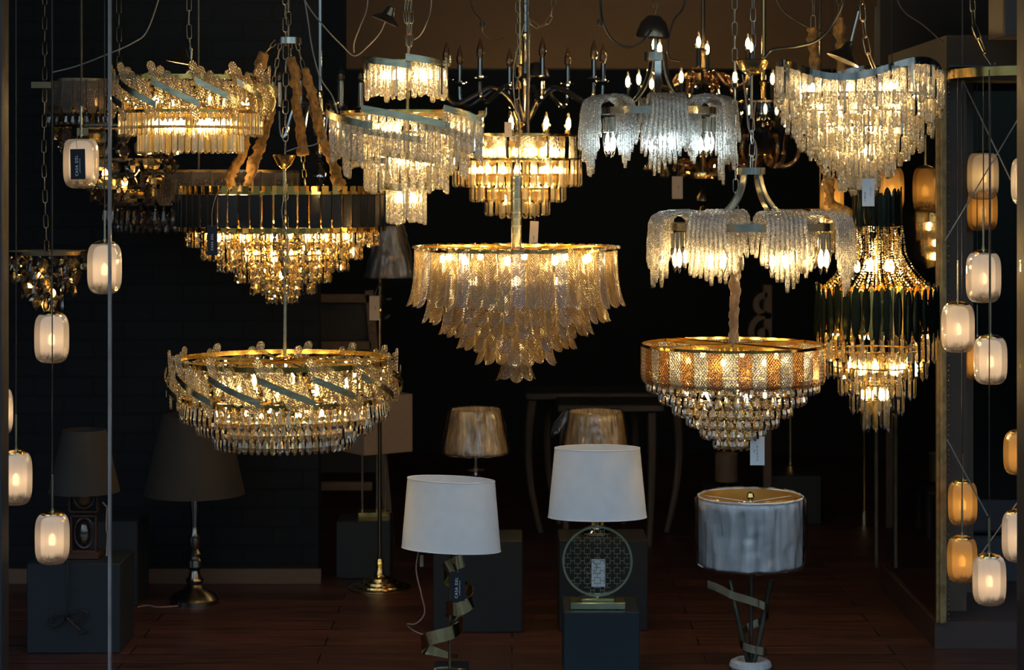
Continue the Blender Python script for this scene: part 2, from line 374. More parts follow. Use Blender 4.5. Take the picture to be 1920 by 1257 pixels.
class Ch:
    """one hanging lamp: a root Empty at (px, py) of the picture at distance Y and parts sized in picture pixels there"""
    def __init__(s, name, label, px, py, Y, cat='chandelier', group=None):
        s.root = thing(name, label, cat, P(px, py, Y), group); s.px, s.py, s.Y = px, py, Y; s.s = S(Y); s.items = {}
    def z(s, y): return (s.py - y) * s.s
    def q(s, x, y, d=0.0): return Vector(((x - s.px) * s.s, d, s.z(y)))
    def part(s, mb, name, mat, smooth=True, M=None, parent=None): return mb.build(name, mat, parent or s.root, smooth, M)
    def put(s, name, proto, mat, M, smooth=False):
        s.items.setdefault((name, mat.name), []).append((proto, mat, M, smooth))
    def ring(s, name, protos, mats, n, r, z, ph=0.0, smooth=False, jz=0.0, jr=0.0, zf=None, lean=0.0, tiltf=0.0, seed=1, rf=None):
        """n pieces on a circle of r px, hung at height z (metres, local)"""
        rnd = random.Random(seed)
        for i in range(n):
            a = ph + 2 * PI * i / n; rr = (r if rf is None else rf(a)) * s.s + rnd.uniform(-jr, jr) * s.s
            zz = (z if zf is None else zf(a)) + rnd.uniform(-jz, jz) * s.s
            M = Matrix.Translation((rr * math.cos(a), rr * math.sin(a), zz)) @ Matrix.Rotation(a - PI / 2, 4, 'Z') @ Matrix.Rotation(lean, 4, 'Y') @ Matrix.Rotation(tiltf + rnd.uniform(-.03, .03), 4, 'X')
            p = protos[i % len(protos)] if isinstance(protos, list) else protos
            m = mats[i % len(mats)] if isinstance(mats, list) else mats
            s.put(name, p, m, M, smooth)
    def finish(s, cap=100):
        byname = {}
        for (nm, mn), L in s.items.items(): byname.setdefault(nm, []).extend(L)
        for nm, L in byname.items():
            L.sort(key=lambda e: e[2].translation.y)
            cache = {}
            for (p, m, M, sm) in L[:cap]:
                k = (id(p), m.name)
                if k not in cache: cache[k] = p.data(nm, m, sm)
                o = bpy.data.objects.new(nm, cache[k]); COL.objects.link(o); o.parent = s.root; o.matrix_local = M
            rest = L[cap:]
            for mn in sorted({e[1].name for e in rest}):
                mb = MB()
                for (p, m, M, sm) in rest:
                    if m.name == mn: mb.merge(p, M)
                o = mb.build(nm + '_row', MATS[mn], s.root, L[0][3]); o['kind'] = 'stuff'
    def band(s, name, mat, r, z, h, t=.004, a0=0, a1=2 * PI, zf=None, n=96, rf=None):
        """upright metal band of h px following a circle"""
        full = abs(a1 - a0 - 2 * PI) < 1e-6 and zf is None; pts = []; nr = []
        k = n if full else n + 1
        for i in range(k):
            a = a0 + (a1 - a0) * i / n; rr = (r if rf is None else rf(a)) * s.s
            pts.append((rr * math.cos(a), rr * math.sin(a), z if zf is None else zf(a))); nr.append((math.cos(a), math.sin(a), 0))
        return s.part(MB().sweep(pts, nr, Vector((0, 0, 1)), h * s.s, t, full), name, mat)
    def spokes(s, mat, r, z, n=3, w=6, h=5, name='frame_bar', ph=.3):
        mb = MB()
        for i in range(n):
            mb.box((0, 0, 0), (2 * r * s.s, w * s.s, h * s.s), Matrix.Translation((0, 0, z)) @ Matrix.Rotation(ph + PI * i / n, 4, 'Z'))
        return s.part(mb, name, mat, False)
    def bulb(s, x, y, d, mat=None, h=22, w=5, up=True, env=None, name='bulb', er=8, n=6):
        """lit candle bulb at picture offset x,y and depth d (px)"""
        mat = mat or EMW; k = s.s; sg = 1 if up else -1
        mb = MB().lathe([(0, -h / 2 * k), (w * .8 * k, -h * .4 * k), (w * k, -h * .1 * k), (w * .8 * k, h * .25 * k), (0, h / 2 * k)], n)
        o = s.part(mb, name, mat, 'all', Matrix.Translation(((x - s.px) * k, d * k, s.z(y))))
        if env:
            H = h * 1.7 * k; R = er * k
            e = MB().lathe([(R * .45, -sg * H * .45), (R * .8, -sg * H * .38), (R, -sg * H * .15), (R * .82, sg * H * .15), (R * .4, sg * H * .4), (R * .1, sg * H * .56), (0, sg * H * .6)], 12)
            e.build('glass_envelope', env, o, 'all')
        return o
def place(parent, mb, name, mat, loc, smooth=True):
    return mb.build(name, mat, parent, smooth, Matrix.Translation(loc))
# glass pieces, all hanging down from their origin, facing +y
def plank(L, w, th=.006, prof='rim', top=True, n=4):
    r = w / 2; rows = []
    es = [0, .12, .3, .6, 1.0]
    if top: rows += [(-r * e, 0, r * math.sqrt(max(.02, 1 - (1 - e) ** 2))) for e in es]
    else: rows += [(0, 0, r)]
    rows += [(-(L * .5), 0, r)]
    rows += [(-(L - r * e), 0, r * math.sqrt(max(.02, 1 - (1 - e) ** 2))) for e in reversed(es)]
    return MB().strip(rows, th, n, prof)
def drop(L, r, n=6):
    return MB().lathe([(0, 0), (r * .35, -L * .03), (r * .4, -L * .1), (r * .16, -L * .15), (r * .6, -L * .3), (r, -L * .72), (r * .9, -L * .86), (r * .5, -L * .96), (0, -L)], n)
def rod(L, r, n=4, tip=1.2, ph=PI / 4):
    return MB().lathe([(0, 0), (r, 0), (r, -L + r * tip * 1.3), (0, -L)], n, ph=ph)
def beadrod(L, r, m=3, n=6):
    pr = [(0, 0)]
    for i in range(m):
        z0, z1 = -L * i / m, -L * (i + 1) / m; h = z0 - z1
        pr += [(r * .45, z0 - h * .04), (r, z0 - h * .25), (r * .92, z0 - h * .75), (r * .4, z1 + h * .04)]
    return MB().lathe(pr + [(0, -L)], n)
def fluted(L, r, n=8):
    return MB().lathe([(0, 0), (r, -.001), (r, -L + r), (r * .7, -L + r * .3), (0, -L)], n)
def feather(L, w, flare):
    rows = []
    for t in (0, .1, .2, .3, .4, .5, .6, .7, .78, .84, .88, .915, .94, .962, .98, .992, 1.0):
        hw = w / 2 * (.84 + .16 * min(1, t * 3)); r0 = 1 - w / 2 / L
        if t > r0: e = (t - r0) / (1 - r0); hw = w / 2 * math.sqrt(max(.02, 1 - e * e))
        rows.append((-L * t * (1 - .05 * t * t), flare * t ** 3.2, hw))
    return MB().strip(rows, .005, 6, 'vee')

# ------------------------------------------------------------------ the shop itself
def wood_floor():
    m, t = _new('dark_wood_floor'); o = N(t, 'ShaderNodeOutputMaterial'); p = N(t, 'ShaderNodeBsdfPrincipled')
    tc = N(t, 'ShaderNodeTexCoord'); br = N(t, 'ShaderNodeTexBrick'); br.inputs['Scale'].default_value = 1.0
    br.inputs['Brick Width'].default_value = 1.3; br.inputs['Row Height'].default_value = .13; br.inputs['Mortar Size'].default_value = .003
    br.inputs['Color1'].default_value = (.058, .0235, .017, 1); br.inputs['Color2'].default_value = (.026, .0112, .0088, 1); br.inputs['Mortar'].default_value = (.004, .002, .002, 1)
    t.links.new(tc.outputs['Object'], br.inputs['Vector'])
    mp = N(t, 'ShaderNodeMapping'); mp.inputs['Scale'].default_value = (1.2, 22, 1); t.links.new(tc.outputs['Object'], mp.inputs[0])
    nz = N(t, 'ShaderNodeTexNoise'); nz.inputs['Scale'].default_value = 3; nz.inputs['Detail'].default_value = 6; t.links.new(mp.outputs[0], nz.inputs['Vector'])
    mx = N(t, 'ShaderNodeMix', data_type='RGBA', blend_type='MULTIPLY'); mx.inputs[0].default_value = .75
    r = N(t, 'ShaderNodeValToRGB'); r.color_ramp.elements[0].position = .35; r.color_ramp.elements[0].color = (.25, .22, .22, 1); r.color_ramp.elements[1].position = .7; r.color_ramp.elements[1].color = (2.0, 1.8, 1.7, 1)
    t.links.new(nz.outputs[0], r.inputs[0]); t.links.new(br.outputs['Color'], mx.inputs[6]); t.links.new(r.outputs[0], mx.inputs[7])
    t.links.new(mx.outputs[2], p.inputs['Base Color']); p.inputs['Roughness'].default_value = .42; p.inputs['Specular IOR Level'].default_value = .35
    t.links.new(bumpnode(t, br.outputs['Fac'], .4, -.001), p.inputs['Normal']); t.links.new(p.outputs[0], o.inputs[0]); return m
def brick_mat():
    m, t = _new('black_painted_brick'); o = N(t, 'ShaderNodeOutputMaterial'); p = N(t, 'ShaderNodeBsdfPrincipled')
    tc = N(t, 'ShaderNodeTexCoord'); mp = N(t, 'ShaderNodeMapping'); mp.inputs['Rotation'].default_value = (PI / 2, 0, 0)
    br = N(t, 'ShaderNodeTexBrick'); br.inputs['Scale'].default_value = 1; br.inputs['Brick Width'].default_value = .24; br.inputs['Row Height'].default_value = .075; br.inputs['Mortar Size'].default_value = .006
    br.inputs['Color1'].default_value = (.0042, .0055, .008, 1); br.inputs['Color2'].default_value = (.0058, .0072, .010, 1); br.inputs['Mortar'].default_value = (.0028, .0036, .005, 1)
    t.links.new(tc.outputs['Object'], mp.inputs[0]); t.links.new(mp.outputs[0], br.inputs['Vector'])
    t.links.new(br.outputs['Color'], p.inputs['Base Color']); p.inputs['Roughness'].default_value = .7; p.inputs['Specular IOR Level'].default_value = .15
    t.links.new(bumpnode(t, br.outputs['Fac'], .8, -.004), p.inputs['Normal']); t.links.new(p.outputs[0], o.inputs[0]); return m
NAVY = solid('navy_black_wall_paint', (.004, .0055, .009), .7, scale=5, spec=.2)
BEIGE = solid('beige_wall_paint', (.105, .066, .030), .75, var=.12, scale=2.5)
CEILM = solid('dark_ceiling_paint', (.02, .02, .021), .85)
GREYW = solid('grey_soffit_paint', (.020, .017, .014), .8, scale=4)
SKIRT = solid('tan_wood_skirting', (.10, .052, .026), .5, stretch=(1, 8, 8))
PLINTHM = solid('dark_stained_plinth', (.030, .016, .013), .45, stretch=(1, 6, 6))
FRAMEM = solid('dark_window_metal', (.016, .018, .022), .5, .2)
GLASSP = pane('shop_window_glass', (.985, .99, .99), .10)
SEAL = solid('clear_glass_edge_seal', (.30, .28, .28), .4, transl=.4)
SMOKE = pane('smoked_glass', (.16, .20, .24), 1.5)

def boxw(name, x0, x1, y0, y1, z0, z1, mat, label=None):
    return struct(name, MB().box(((x0 + x1) / 2, (y0 + y1) / 2, (z0 + z1) / 2), (x1 - x0, y1 - y0, z1 - z0)), mat, label=label)
ZC = 2.95
boxw('floor', -4.2, 4.2, 5.3, 12.2, -.06, 0, wood_floor())
boxw('ceiling', -4.2, 4.2, 5.3, 12.2, ZC, ZC + .08, CEILM)
boxw('wall_left', -4.2, -4.1, 5.3, 12.2, 0, ZC, NAVY)
boxw('wall_right', 4.1, 4.2, 5.3, 12.2, 0, ZC, NAVY)
boxw('wall_back', -4.1, 4.1, 12.0, 12.1, 0, ZC, NAVY)
xp = P(597, 0, 6.5).x; yp = 6.5 * YK
boxw('wall_partition', -4.1, xp, yp, yp + .12, 0, ZC, brick_mat())
boxw('baseboard_partition', -4.1, xp + .012, yp - .018, yp, 0, .058, SKIRT)
zb = P(0, 128, 7.6).z; yb = 7.6 * YK
boxw('wall_upper', xp, 4.1, yb, yb + .12, zb, ZC, BEIGE)
# right hand display bay: smoked mirror wall on a plinth, gilt frame, jambs, dark panel behind the pendants
yn, yf = 5.58 * YK, 6.36 * YK; xm = 1.455
boxw('trim_1', xm, 4.1, yn, yf + .06, 0, P(0, 1166, 5.58).z, PLINTHM, 'dark stained wooden plinth of the side display bay')
zt = P(0, 130, 5.58).z
SMIR = solid('smoked_mirror', (.32, .30, .28), .04, 1.0, .1)
boxw('wall_mirror', xm + .012, xm + .03, yn + .03, yf, P(0, 1166, 5.58).z, zt, SMIR, 'smoked mirror wall running back from the gilt frame')
boxw('trim_2', xm - .032, xm - .020, yf, yf + .02, P(0, 1166, 5.58).z, zt + .3, BRONZE, 'thin brass edge strip at the far end of the mirror')
# moulded gilt frame upright
fx0, fx1 = P(1757, 0, 5.56).x, P(1776, 0, 5.56).x
GILT = solid('gilt_frame_moulding', (.30, .22, .10), .45, .8, .4, scale=30, bump=.35)
fb = MB(); z0f, z1f = P(0, 1166, 5.58).z, zt
for (a, b, d) in ((0, .3, .016), (.3, .55, .028), (.55, .8, .02), (.8, 1.0, .012)):
    fb.box(((fx0 + (fx1 - fx0) * (a + b) / 2), yn - d / 2, (z0f + z1f) / 2), ((fx1 - fx0) * (b - a), d, z1f - z0f))
fr = fb.build('gilt_frame', GILT, None, False)
tag(fr, 'gilt moulded upright frame beside the hanging pendants on the right', 'frame')
bd = MB(); nb_ = 110
for i in range(nb_): bd.lathe([(0, .005), (.0045, 0), (0, -.005)], 5, (fx1 + .008, yn - .012, z0f + .01 + (z1f - z0f - .02) * i / nb_))
bo = bd.build('beading', BRONZE, fr, 'all'); bo['kind'] = 'stuff'
WOODJ = solid('brown_wood_jamb', (.06, .036, .02), .5, stretch=(8, 8, 1))
boxw('trim_3', fx1 + .014, P(1808, 0, 5.75).x, 5.72 * YK, 5.78 * YK, z0f, zt, WOODJ, 'brown wooden jamb behind the gilt frame')
boxw('trim_4', P(1803, 0, 6.0).x, P(1822, 0, 6.0).x, 5.98 * YK, 6.04 * YK, z0f, zt, WOODJ)
boxw('window_3', P(1816, 0, 6.2).x, 3.0, 6.22 * YK, 6.225 * YK, z0f + .1, zt, SMOKE, 'dark smoked glass pane behind the pendants on the right')
boxw('wall_bay', P(1800, 0, 6.3).x, 4.1, 6.62 * YK, 6.66 * YK, 0, zt, solid('blue_black_panel', (.006, .010, .015), .5, scale=3))
boxw('trim_5', P(1806, 0, 6.15).x, 3.0, 6.15 * YK, 6.2 * YK, z0f, P(0, 1010, 6.15).z, solid('slate_blue_apron', (.014, .02, .027), .6, scale=4), 'slate blue apron panel low behind the pendants')
boxw('wall_soffit', P(1772, 0, 5.56).x, 4.1, 5.54 * YK, 6.4 * YK, zt, P(0, 66, 5.54).z, GREYW, 'grey soffit above the side display bay')
boxw('trim_6', P(1650, 0, 6.6).x, 4.1, 6.6 * YK, 6.66 * YK, P(0, 128, 6.6).z, ZC, GREYW)
# the shop window in front
GY = 5.68
z0, z1 = .0, ZC
xj = (205 - CX) * GY / F
def pane_box(name, x0, x1, label): return boxw(name, x0, x1, GY, GY + .010, z0 + .02, z1, GLASSP, label)
pane_box('window_1', (9 - CX) * GY / F, xj - .004, 'narrow clear left pane of the shop window')
pane_box('window_2', xj + .004, (1914 - CX) * GY / F, 'wide clear main pane of the shop window')
boxw('trim_7', xj - .0036, xj + .0036, GY - .002, GY + .016, .02, z1, SEAL, 'pale sealed joint between the two panes of the shop window')
boxw('trim_8', (0 - CX) * GY / F - .05, (8 - CX) * GY / F, GY - .03, GY + .05, 0, z1, FRAMEM, 'dark metal mullion at the left edge of the window')
boxw('trim_9', (1915 - CX) * GY / F, (1915 - CX) * GY / F + .06, GY - .03, GY + .05, 0, z1, FRAMEM, 'dark metal mullion at the right edge of the window')
boxw('trim_10', P(1860, 0, 5.5).x, 2.6, 5.3 * YK, 5.54 * YK, P(0, 68, 5.4).z, ZC, solid('white_metal_casing', (.10, .085, .07), .5), 'pale casing hanging from the ceiling at the top right')
t_ = MB().bbox((P(1900, 0, 5.28).x + .1, 5.29 * YK, P(0, 30, 5.28).z), (.26, .02, .13), .006)
scr = t_.build('air_grille', BLACKM, None, False); tag(scr, 'black rectangular grille set into the pale casing, top right corner', 'grille')

# ------------------------------------------------------------------ glass kinds
G_CROSS = crystal('diamond_cut_glass', (.99, .84, .54), 'cross', .20, .44, .42, .02, 1.0, .0092, edge=.4, front=.15, tcol=(1.0, .84, .58))
G_AMBX = crystal('amber_diamond_cut_glass', (.82, .46, .13), 'cross', .24, .36, .35, .03, 1.0, .0092, edge=.3, front=.15, tcol=(.9, .5, .16))
G_CLRX = crystal('grey_diamond_cut_glass', (.93, .88, .80), 'cross', .24, .36, .4, .03, 1.0, .0092, edge=.3, front=.2)
G_HAM = crystal('hammered_glass', (.99, .94, .82), 'hammer', .18, .34, .36, .03, 1.0, .006, edge=.3, front=.12)
G_FEA = crystal('feather_cast_glass', (.98, .82, .55), 'feather', .28, .40, .14, .07, 1.0, .0085, tcol=(1.0, .76, .42), edge=.75, front=.14)
G_FEAL = crystal('lilac_feather_glass', (.93, .86, .86), 'feather', .22, .44, .14, .07, 1.0, .0085, tcol=(.86, .74, .66), edge=.75, front=.25)
G_CLR = crystal('clear_faceted_crystal', (.98, .95, .90), 'facet', .03, .32, .58, .01, .1, front=.1)
G_GLD = crystal('champagne_faceted_crystal', (.98, .83, .46), 'facet', .05, .30, .55, .01, .1, front=.1)
G_FRO = crystal('granular_frosted_glass', (.96, .91, .84), 'grain', .52, .24, .14, .16, .9, .0035, front=.16)
G_RIB = crystal('fluted_rod_glass', (.98, .90, .70), 'rib', .18, .30, .35, .04, .8, .004)
G_DRK = crystal('smoky_dark_crystal', (.42, .34, .26), 'facet', .05, .55, .35, .02, .2)
G_DRKX = crystal('smoky_diamond_glass', (.36, .26, .17), 'cross', .25, .40, .20, .06, 1.0, .007)
G_AMB = crystal('amber_arm_glass', (.80, .48, .16), 'facet', .12, .30, .30, .03, .3)
LEAFM = solid('dark_green_mirror_leaf', (.018, .028, .024), .10, .8, .4)

# 1 ---- spiral diamond glass rings
def spiral_ring(c, R, n, y0, fall, over, L, w, per=5, ph=0.0, lean=.34):
    k = c.s; pitch = 2 * PI / n; pr = [plank(L * k * f, w * k) for f in (1.0, .92)]
    for g in range(n):
        a0 = ph + g * pitch; pts = []; nr = []; up = []
        m = 10
        for i in range(m + 1):
            t = i / m; a = a0 + pitch * over * t; rr = (R + 5 + 5 * math.sin(PI * t)) * k
            pts.append((rr * math.cos(a), rr * math.sin(a), c.z(y0 + fall * t))); nr.append((math.cos(a), math.sin(a), 0))
            up.append((0, 0, 1))
        c.part(MB().sweep(pts, nr, up, 12 * k, .003), 'ribbon_band', BRUSH)
        for j in range(per):
            t = (j + .4) / per; a = a0 + pitch * t * 1.02; rr = (R - 2 - (j % 2) * 5) * k
            zc = c.z(y0 + fall * t - 3)
            M = Matrix.Translation((rr * math.cos(a), rr * math.sin(a), zc)) @ Matrix.Rotation(a - PI / 2 + .25 * math.sin(j * 2.3 + g), 4, 'Z') @ Matrix.Rotation(lean, 4, 'Y') @ Matrix.Translation((0, 0, L * k / 2))
            c.put('glass_plank', pr[(g + j) % 2], G_CROSS, M)
c = Ch('spiral_chandelier', 'large low spiral chandelier of diamond-cut glass planks, hanging lowest on the left', 533, 700, 5.25)
spiral_ring(c, 213, 14, 692, 44, 1.06, 78, 16, 5, ph=.12)
for (r, y, h) in ((205, 676, 9), (196, 742, 6), (168, 768, 6), (135, 786, 6)): c.band('frame_ring', GOLD, r, c.z(y), h)
c.spokes(GOLD, 204, c.z(678), 4); c.spokes(GOLD, 190, c.z(745), 3)
d1 = drop(50 * c.s, 6.5 * c.s)
c.ring('crystal_drop', d1, [G_GLD, G_CLR], 84, 190, c.z(738), smooth=False, jz=1)
c.ring('added_inner_crystal', [beadrod(56 * c.s, 5 * c.s, 3, 6), beadrod(50 * c.s, 4.6 * c.s, 4, 5)], [G_GLD, G_GLD, G_CLR], 88, 199, c.z(684), ph=.02)  # added ring, gives golden refraction in the gaps between planks
c.ring('gold_link', MB().box((0, 0, 0), (9 * c.s, .004, 8 * c.s)), GOLD, 70, 196, c.z(745))
c.ring('crystal_drop', d1, [G_CLR, G_GLD], 72, 160, c.z(762), ph=.03)
c.ring('crystal_drop', d1, [G_CLR, G_CLR, G_GLD], 60, 128, c.z(789), ph=.05)
c.part(MB().lathe([(0, 0), (.03, 0), (.034, .006), (.012, .012), (.006, .016)], 16, (0, 0, c.z(672))), 'centre_boss', GOLD)
c.part(MB().tube([c.q(535, 550), c.q(534, 672)], .006), 'stem', BRUSH)
c.part(chain_mb([c.q(535, 346), c.q(536, 552)], .052, .016), 'chain', CHAINM)
c.part(MB().tube([c.q(533, 318), c.q(534, 350)], .0055), 'upper_stem', BRUSH)
c.part(MB().lathe([(.036, 0), (.038, -.003), (.022, -.035), (.008, -.046), (.007, -.05), (0, -.05)], 12, c.q(533, 290)), 'canopy', BRASS)
c.part(chain_mb([c.q(534, -120), c.q(536, 120), c.q(535, 290)], .045, .017), 'canopy_chain', CHAINM)
c.part(MB().tube(spline([c.q(537, 350, -.01), c.q(529, 400, -.008), c.q(540, 450, -.01), c.q(533, 520, -.008), c.q(536, 552, -.006)]), .0016, 5), 'cable', CLEARC)
for i in range(10):
    a = 2 * PI * i / 10 + .3; c.bulb(533 + 120 * math.cos(a), 722, 120 * math.sin(a))
for i in range(6):
    a = 2 * PI * i / 6; c.bulb(533 + 70 * math.cos(a), 775, 70 * math.sin(a), h=14, w=4)
c.finish()

c = Ch('spiral_chandelier', 'small spiral chandelier of diamond-cut glass planks, top left, on a chain', 358, 190, 5.3)
spiral_ring(c, 148, 12, 158, 44, 1.12, 76, 15, 5, ph=.2)
c.ring('added_inner_crystal', [beadrod(54 * c.s, 5 * c.s, 3, 6), beadrod(48 * c.s, 4.6 * c.s, 4, 5)], [G_GLD, G_GLD, G_CLR], 66, 138, c.z(155), ph=.02)  # added here too, fills the plank gaps with golden sparkle
for (r, y, h) in ((140, 150, 8), (132, 212, 6), (100, 240, 6)): c.band('frame_ring', GOLD, r, c.z(y), h)
c.spokes(GOLD, 138, c.z(205), 3)
f1 = plank(44 * c.s, 10 * c.s, .006)
c.ring('crystal_drop', f1, [G_CLR, G_GLD], 66, 132, c.z(212), jz=1)
c.ring('crystal_drop', f1, [G_CLR, G_CLR, G_GLD], 50, 97, c.z(243), ph=.04)
for i in range(6):
    a = 2 * PI * i / 6 + .3; c.bulb(358 + 48 * math.cos(a), 236, 48 * math.sin(a), EMG, h=26, w=6)
for i in range(6):
    a = 2 * PI * i / 6; c.bulb(358 + 100 * math.cos(a), 190, 100 * math.sin(a), h=16, w=5)  # upper bulbs added to light the planks from inside
c.part(chain_mb([c.q(356, -110), c.q(354, 60), c.q(358, 98)], .045, .015), 'chain', CHAINM)
c.part(MB().tube([c.q(358, 90), c.q(358, 205)], .005), 'stem', BRUSH)
c.part(MB().lathe([(.004, .05), (.012, .045), (.022, .025), (.048, 0), (.050, -.003), (.044, -.002), (.02, .02), (0, .03)], 20, M=Matrix.Translation(c.q(341, 118, -.03)) @ Matrix.Rotation(.18, 4, 'Y')), 'canopy', BRONZE)
c.finish()

# 2 ---- black panel chandelier with stepped crystal tiers
c = Ch('panel_chandelier', 'wide chandelier with a ring of black panels and gold tabs over stepped crystal', 530, 400, 5.6)
k = c.s; n = 58
gp = MB().box((0, 0, -41 * k), (11 * k, .003, 84 * k)); bp = MB().bbox((0, 0, -28 * k), (18.5 * k, .008, 60 * k), .002)
c.ring('gold_plate', gp, GOLD, n, 191, c.z(350), ph=.03)
c.ring('black_panel', bp, BLACKP, n, 197, c.z(366), ph=.03)
for (r, y, h) in ((187, 362, 5), (186, 428, 7)): c.band('frame_ring', GOLD, r, c.z(y), h)
c.spokes(GOLD, 186, c.z(424), 4)
for (r, y1, nn, L) in ((177, 464, 88, 46), (148, 488, 76, 54), (119, 510, 62, 54), (88, 531, 48, 54), (59, 553, 32, 54), (29, 571, 16, 50)):
    c.ring('crystal_rod', [beadrod(L * k, 4.4 * k, 3, 5), rod(L * k * .97, 4.0 * k, 4, .8), beadrod(L * k * .98, 4.2 * k, 4, 4)], [G_GLD, G_CLR, G_GLD, G_GLD, G_CLR], int(nn * 1.12), r, c.z(y1) + L * k, jr=2, jz=1, seed=nn)
    c.band('tier_ring', GOLD, r, c.z(y1) + L * k, 4)
for i in range(12):
    a = 2 * PI * i / 12; c.bulb(530 + 128 * math.cos(a), 440, 128 * math.sin(a), h=24, w=5)
for i in range(6):
    a = 2 * PI * i / 6 + .4; c.bulb(530 + 70 * math.cos(a), 480, 70 * math.sin(a), h=20, w=5)
c.bulb(530, 515, 0, h=24, w=5)
c.part(MB().lathe([(0, .006), (.030, .006), (.045, .002), (.046, -.020), (0, -.020)], 20, c.q(541, 72)), 'canopy', NICKEL)
top = [(506, 84), (528, 86), (549, 88), (566, 84)]
slv = [([(497, 100), (470, 190), (447, 285), (425, 325), (417, 352)], .12, 1), ([(512, 160), (508, 235), (497, 285), (485, 350)], -.18, 2),
       ([(546, 108), (556, 170), (565, 230), (572, 292)], -.05, 3), ([(570, 130), (592, 200), (616, 282), (636, 322), (646, 352)], -.1, 4)]
for (pts, dd, sd) in slv:
    P_ = [c.q(x, y, dd * i / (len(pts) - 1) * 1.6) for i, (x, y) in enumerate(pts)]
    c.part(sleeve_mb(P_, 8.5 * k, sd), 'velvet_sleeve', VELV, 'all')
    c.part(chain_mb([c.q(541 + (pts[0][0] - 541) * .5, 76), P_[0]], .03, .012), 'chain', CHAINM)
c.part(chain_mb([c.q(572, 290, -.08), c.q(578, 348, -.1)], .03, .013), 'chain', GOLD)
c.part(chain_mb([c.q(541, -120), c.q(541, 70)], .045, .016), 'ceiling_chain', CHAINM)
c.finish()

# 3 ---- feather chandelier
c = Ch('feather_chandelier', 'six-tier chandelier of amber glass feathers on a brass pole, centre of the window', 968, 560, 5.3)
k = c.s
fe = {}
for (rt, y0, L, fl, n, w) in ((190, 466, 112, 14, 46, 25), (163, 500, 108, 12, 40, 25), (131, 530, 102, 13, 33, 25), (100, 560, 98, 13, 25, 25), (64, 590, 96, 13, 17, 25), (24, 624, 94, 14, 8, 24)):
    p1, p2 = feather(L * k, w * k, fl * k), feather(L * k * .97, w * k * .95, fl * k * .8)
    c.ring('glass_feather', [p1, p2, p1], [G_FEA, G_FEAL, G_FEA, G_FEA, G_FEAL, G_FEA, G_FEA], n, rt, c.z(y0), smooth=True, jr=2.5, jz=1.5, seed=n, ph=n * .1)
    c.band('tier_ring', GOLD, rt - 4, c.z(y0 + 2), 5)
c.band('rim_ring', GOLD, 184, c.z(466), 6, .02); c.spokes(GOLD, 184, c.z(467), 4, 14, 4, ph=.2)
clip = MB().lathe([(0, .002), (.012, .002), (.014, -.002), (.012, -.006), (0, -.006)], 10)
c.ring('feather_clip', clip, G_FEA, 46, 188, c.z(462))
for i in range(10):
    a = 2 * PI * i / 10 + .2; c.bulb(968 + 140 * math.cos(a), 484, 140 * math.sin(a), EMG, h=18, w=6)
for i in range(6):
    a = 2 * PI * i / 6 + .5; c.bulb(968 + 90 * math.cos(a), 530, 90 * math.sin(a), EMG, h=18, w=6)
for i in range(4):
    a = 2 * PI * i / 4 + .5; c.bulb(968 + 40 * math.cos(a), 590, 40 * math.sin(a), EMG, h=18, w=6)
c.part(MB().lathe([(0, c.z(330)), (10 * k, c.z(330)), (10 * k, c.z(470)), (0, c.z(470))], 14), 'pole', BRUSH)
c.part(MB().tube([c.q(965, 330), c.q(962, 322), c.q(966, 305), c.q(972, 305), c.q(976, 320), c.q(973, 330)], .002, 6), 'hook', CHAINM)
c.part(chain_mb([c.q(970, -120), c.q(972, 90), c.q(968, 190), c.q(969, 308)], .036, .016), 'chain', CHAINM)
c.part(chain_mb(spline([c.q(985, -30, .03), c.q(988, 24, .03), c.q(1000, 44, .03), c.q(1012, 50, .03), c.q(1028, 40, .03), c.q(1038, 10, .03), c.q(1040, -60, .03)], 6), .032, .013), 'swagged_chain', CHAINM)
c.part(MB().tube(spline([c.q(985, 40), c.q(975, 75), c.q(963, 130), c.q(965, 190), c.q(974, 235), c.q(971, 305)]), .002, 5), 'cable', CLEARC)
c.finish()

# 4 ---- hammered plank chandelier with spiralling bands
c = Ch('cascade_chandelier', 'clear hammered glass chandelier with spiralling pale brass bands and four steps', 762, 250, 5.1)
k = c.s
def swoops(R, n, y0, fall, over, L, w, per, ph, mat=G_HAM, slope=.6):
    pitch = 2 * PI / n; p = plank(L * k, (w - 2) * k, .008, top=False); p2 = fluted(L * k * .95, w * k * .4, 6)
    for g in range(n):
        a0 = ph + g * pitch; pts, nr = [], []
        for i in range(13):
            t = i / 12; a = a0 + pitch * over * t; rr = (R + 3 - 5 * t + 4 * (1 - t)) * k
            pts.append((rr * math.cos(a), rr * math.sin(a), c.z(y0 + fall * t))); nr.append((math.cos(a), math.sin(a), 0))
        c.part(MB().sweep(pts, nr, Vector((0, 0, 1)), 13 * k, .003), 'ribbon_band', BRUSH)
        for j in range(per):
            t = (j + .5) / per; a = a0 + pitch * t; rr = (R - 3) * k
            M = Matrix.Translation((rr * math.cos(a), rr * math.sin(a), c.z(y0 + fall * t * 1.05) + .004)) @ Matrix.Rotation(a - PI / 2, 4, 'Z')
            c.put('glass_plank', p if (j % 5) else p2, mat if (j % 5) else G_CLR, M)
D2 = PI / 180
swoops(78, 5, 112, 15, 1.1, 66, 13, 7, -160 * D2)
swoops(143, 6, 208, 32, 1.12, 70, 14, 10, -180 * D2)
swoops(118, 5, 240, 26, 1.1, 72, 14, 9, -150 * D2)
swoops(80, 5, 288, 16, 1.1, 66, 14, 6, -120 * D2)
swoops(38, 3, 345, 8, 1.1, 72, 14, 5, -100 * D2)
for (r, y) in ((70, 118), (120, 212), (90, 250), (60, 290), (28, 350)): c.band('frame_ring', GOLD, r, c.z(y), 5); c.spokes(GOLD, r, c.z(y), 2)
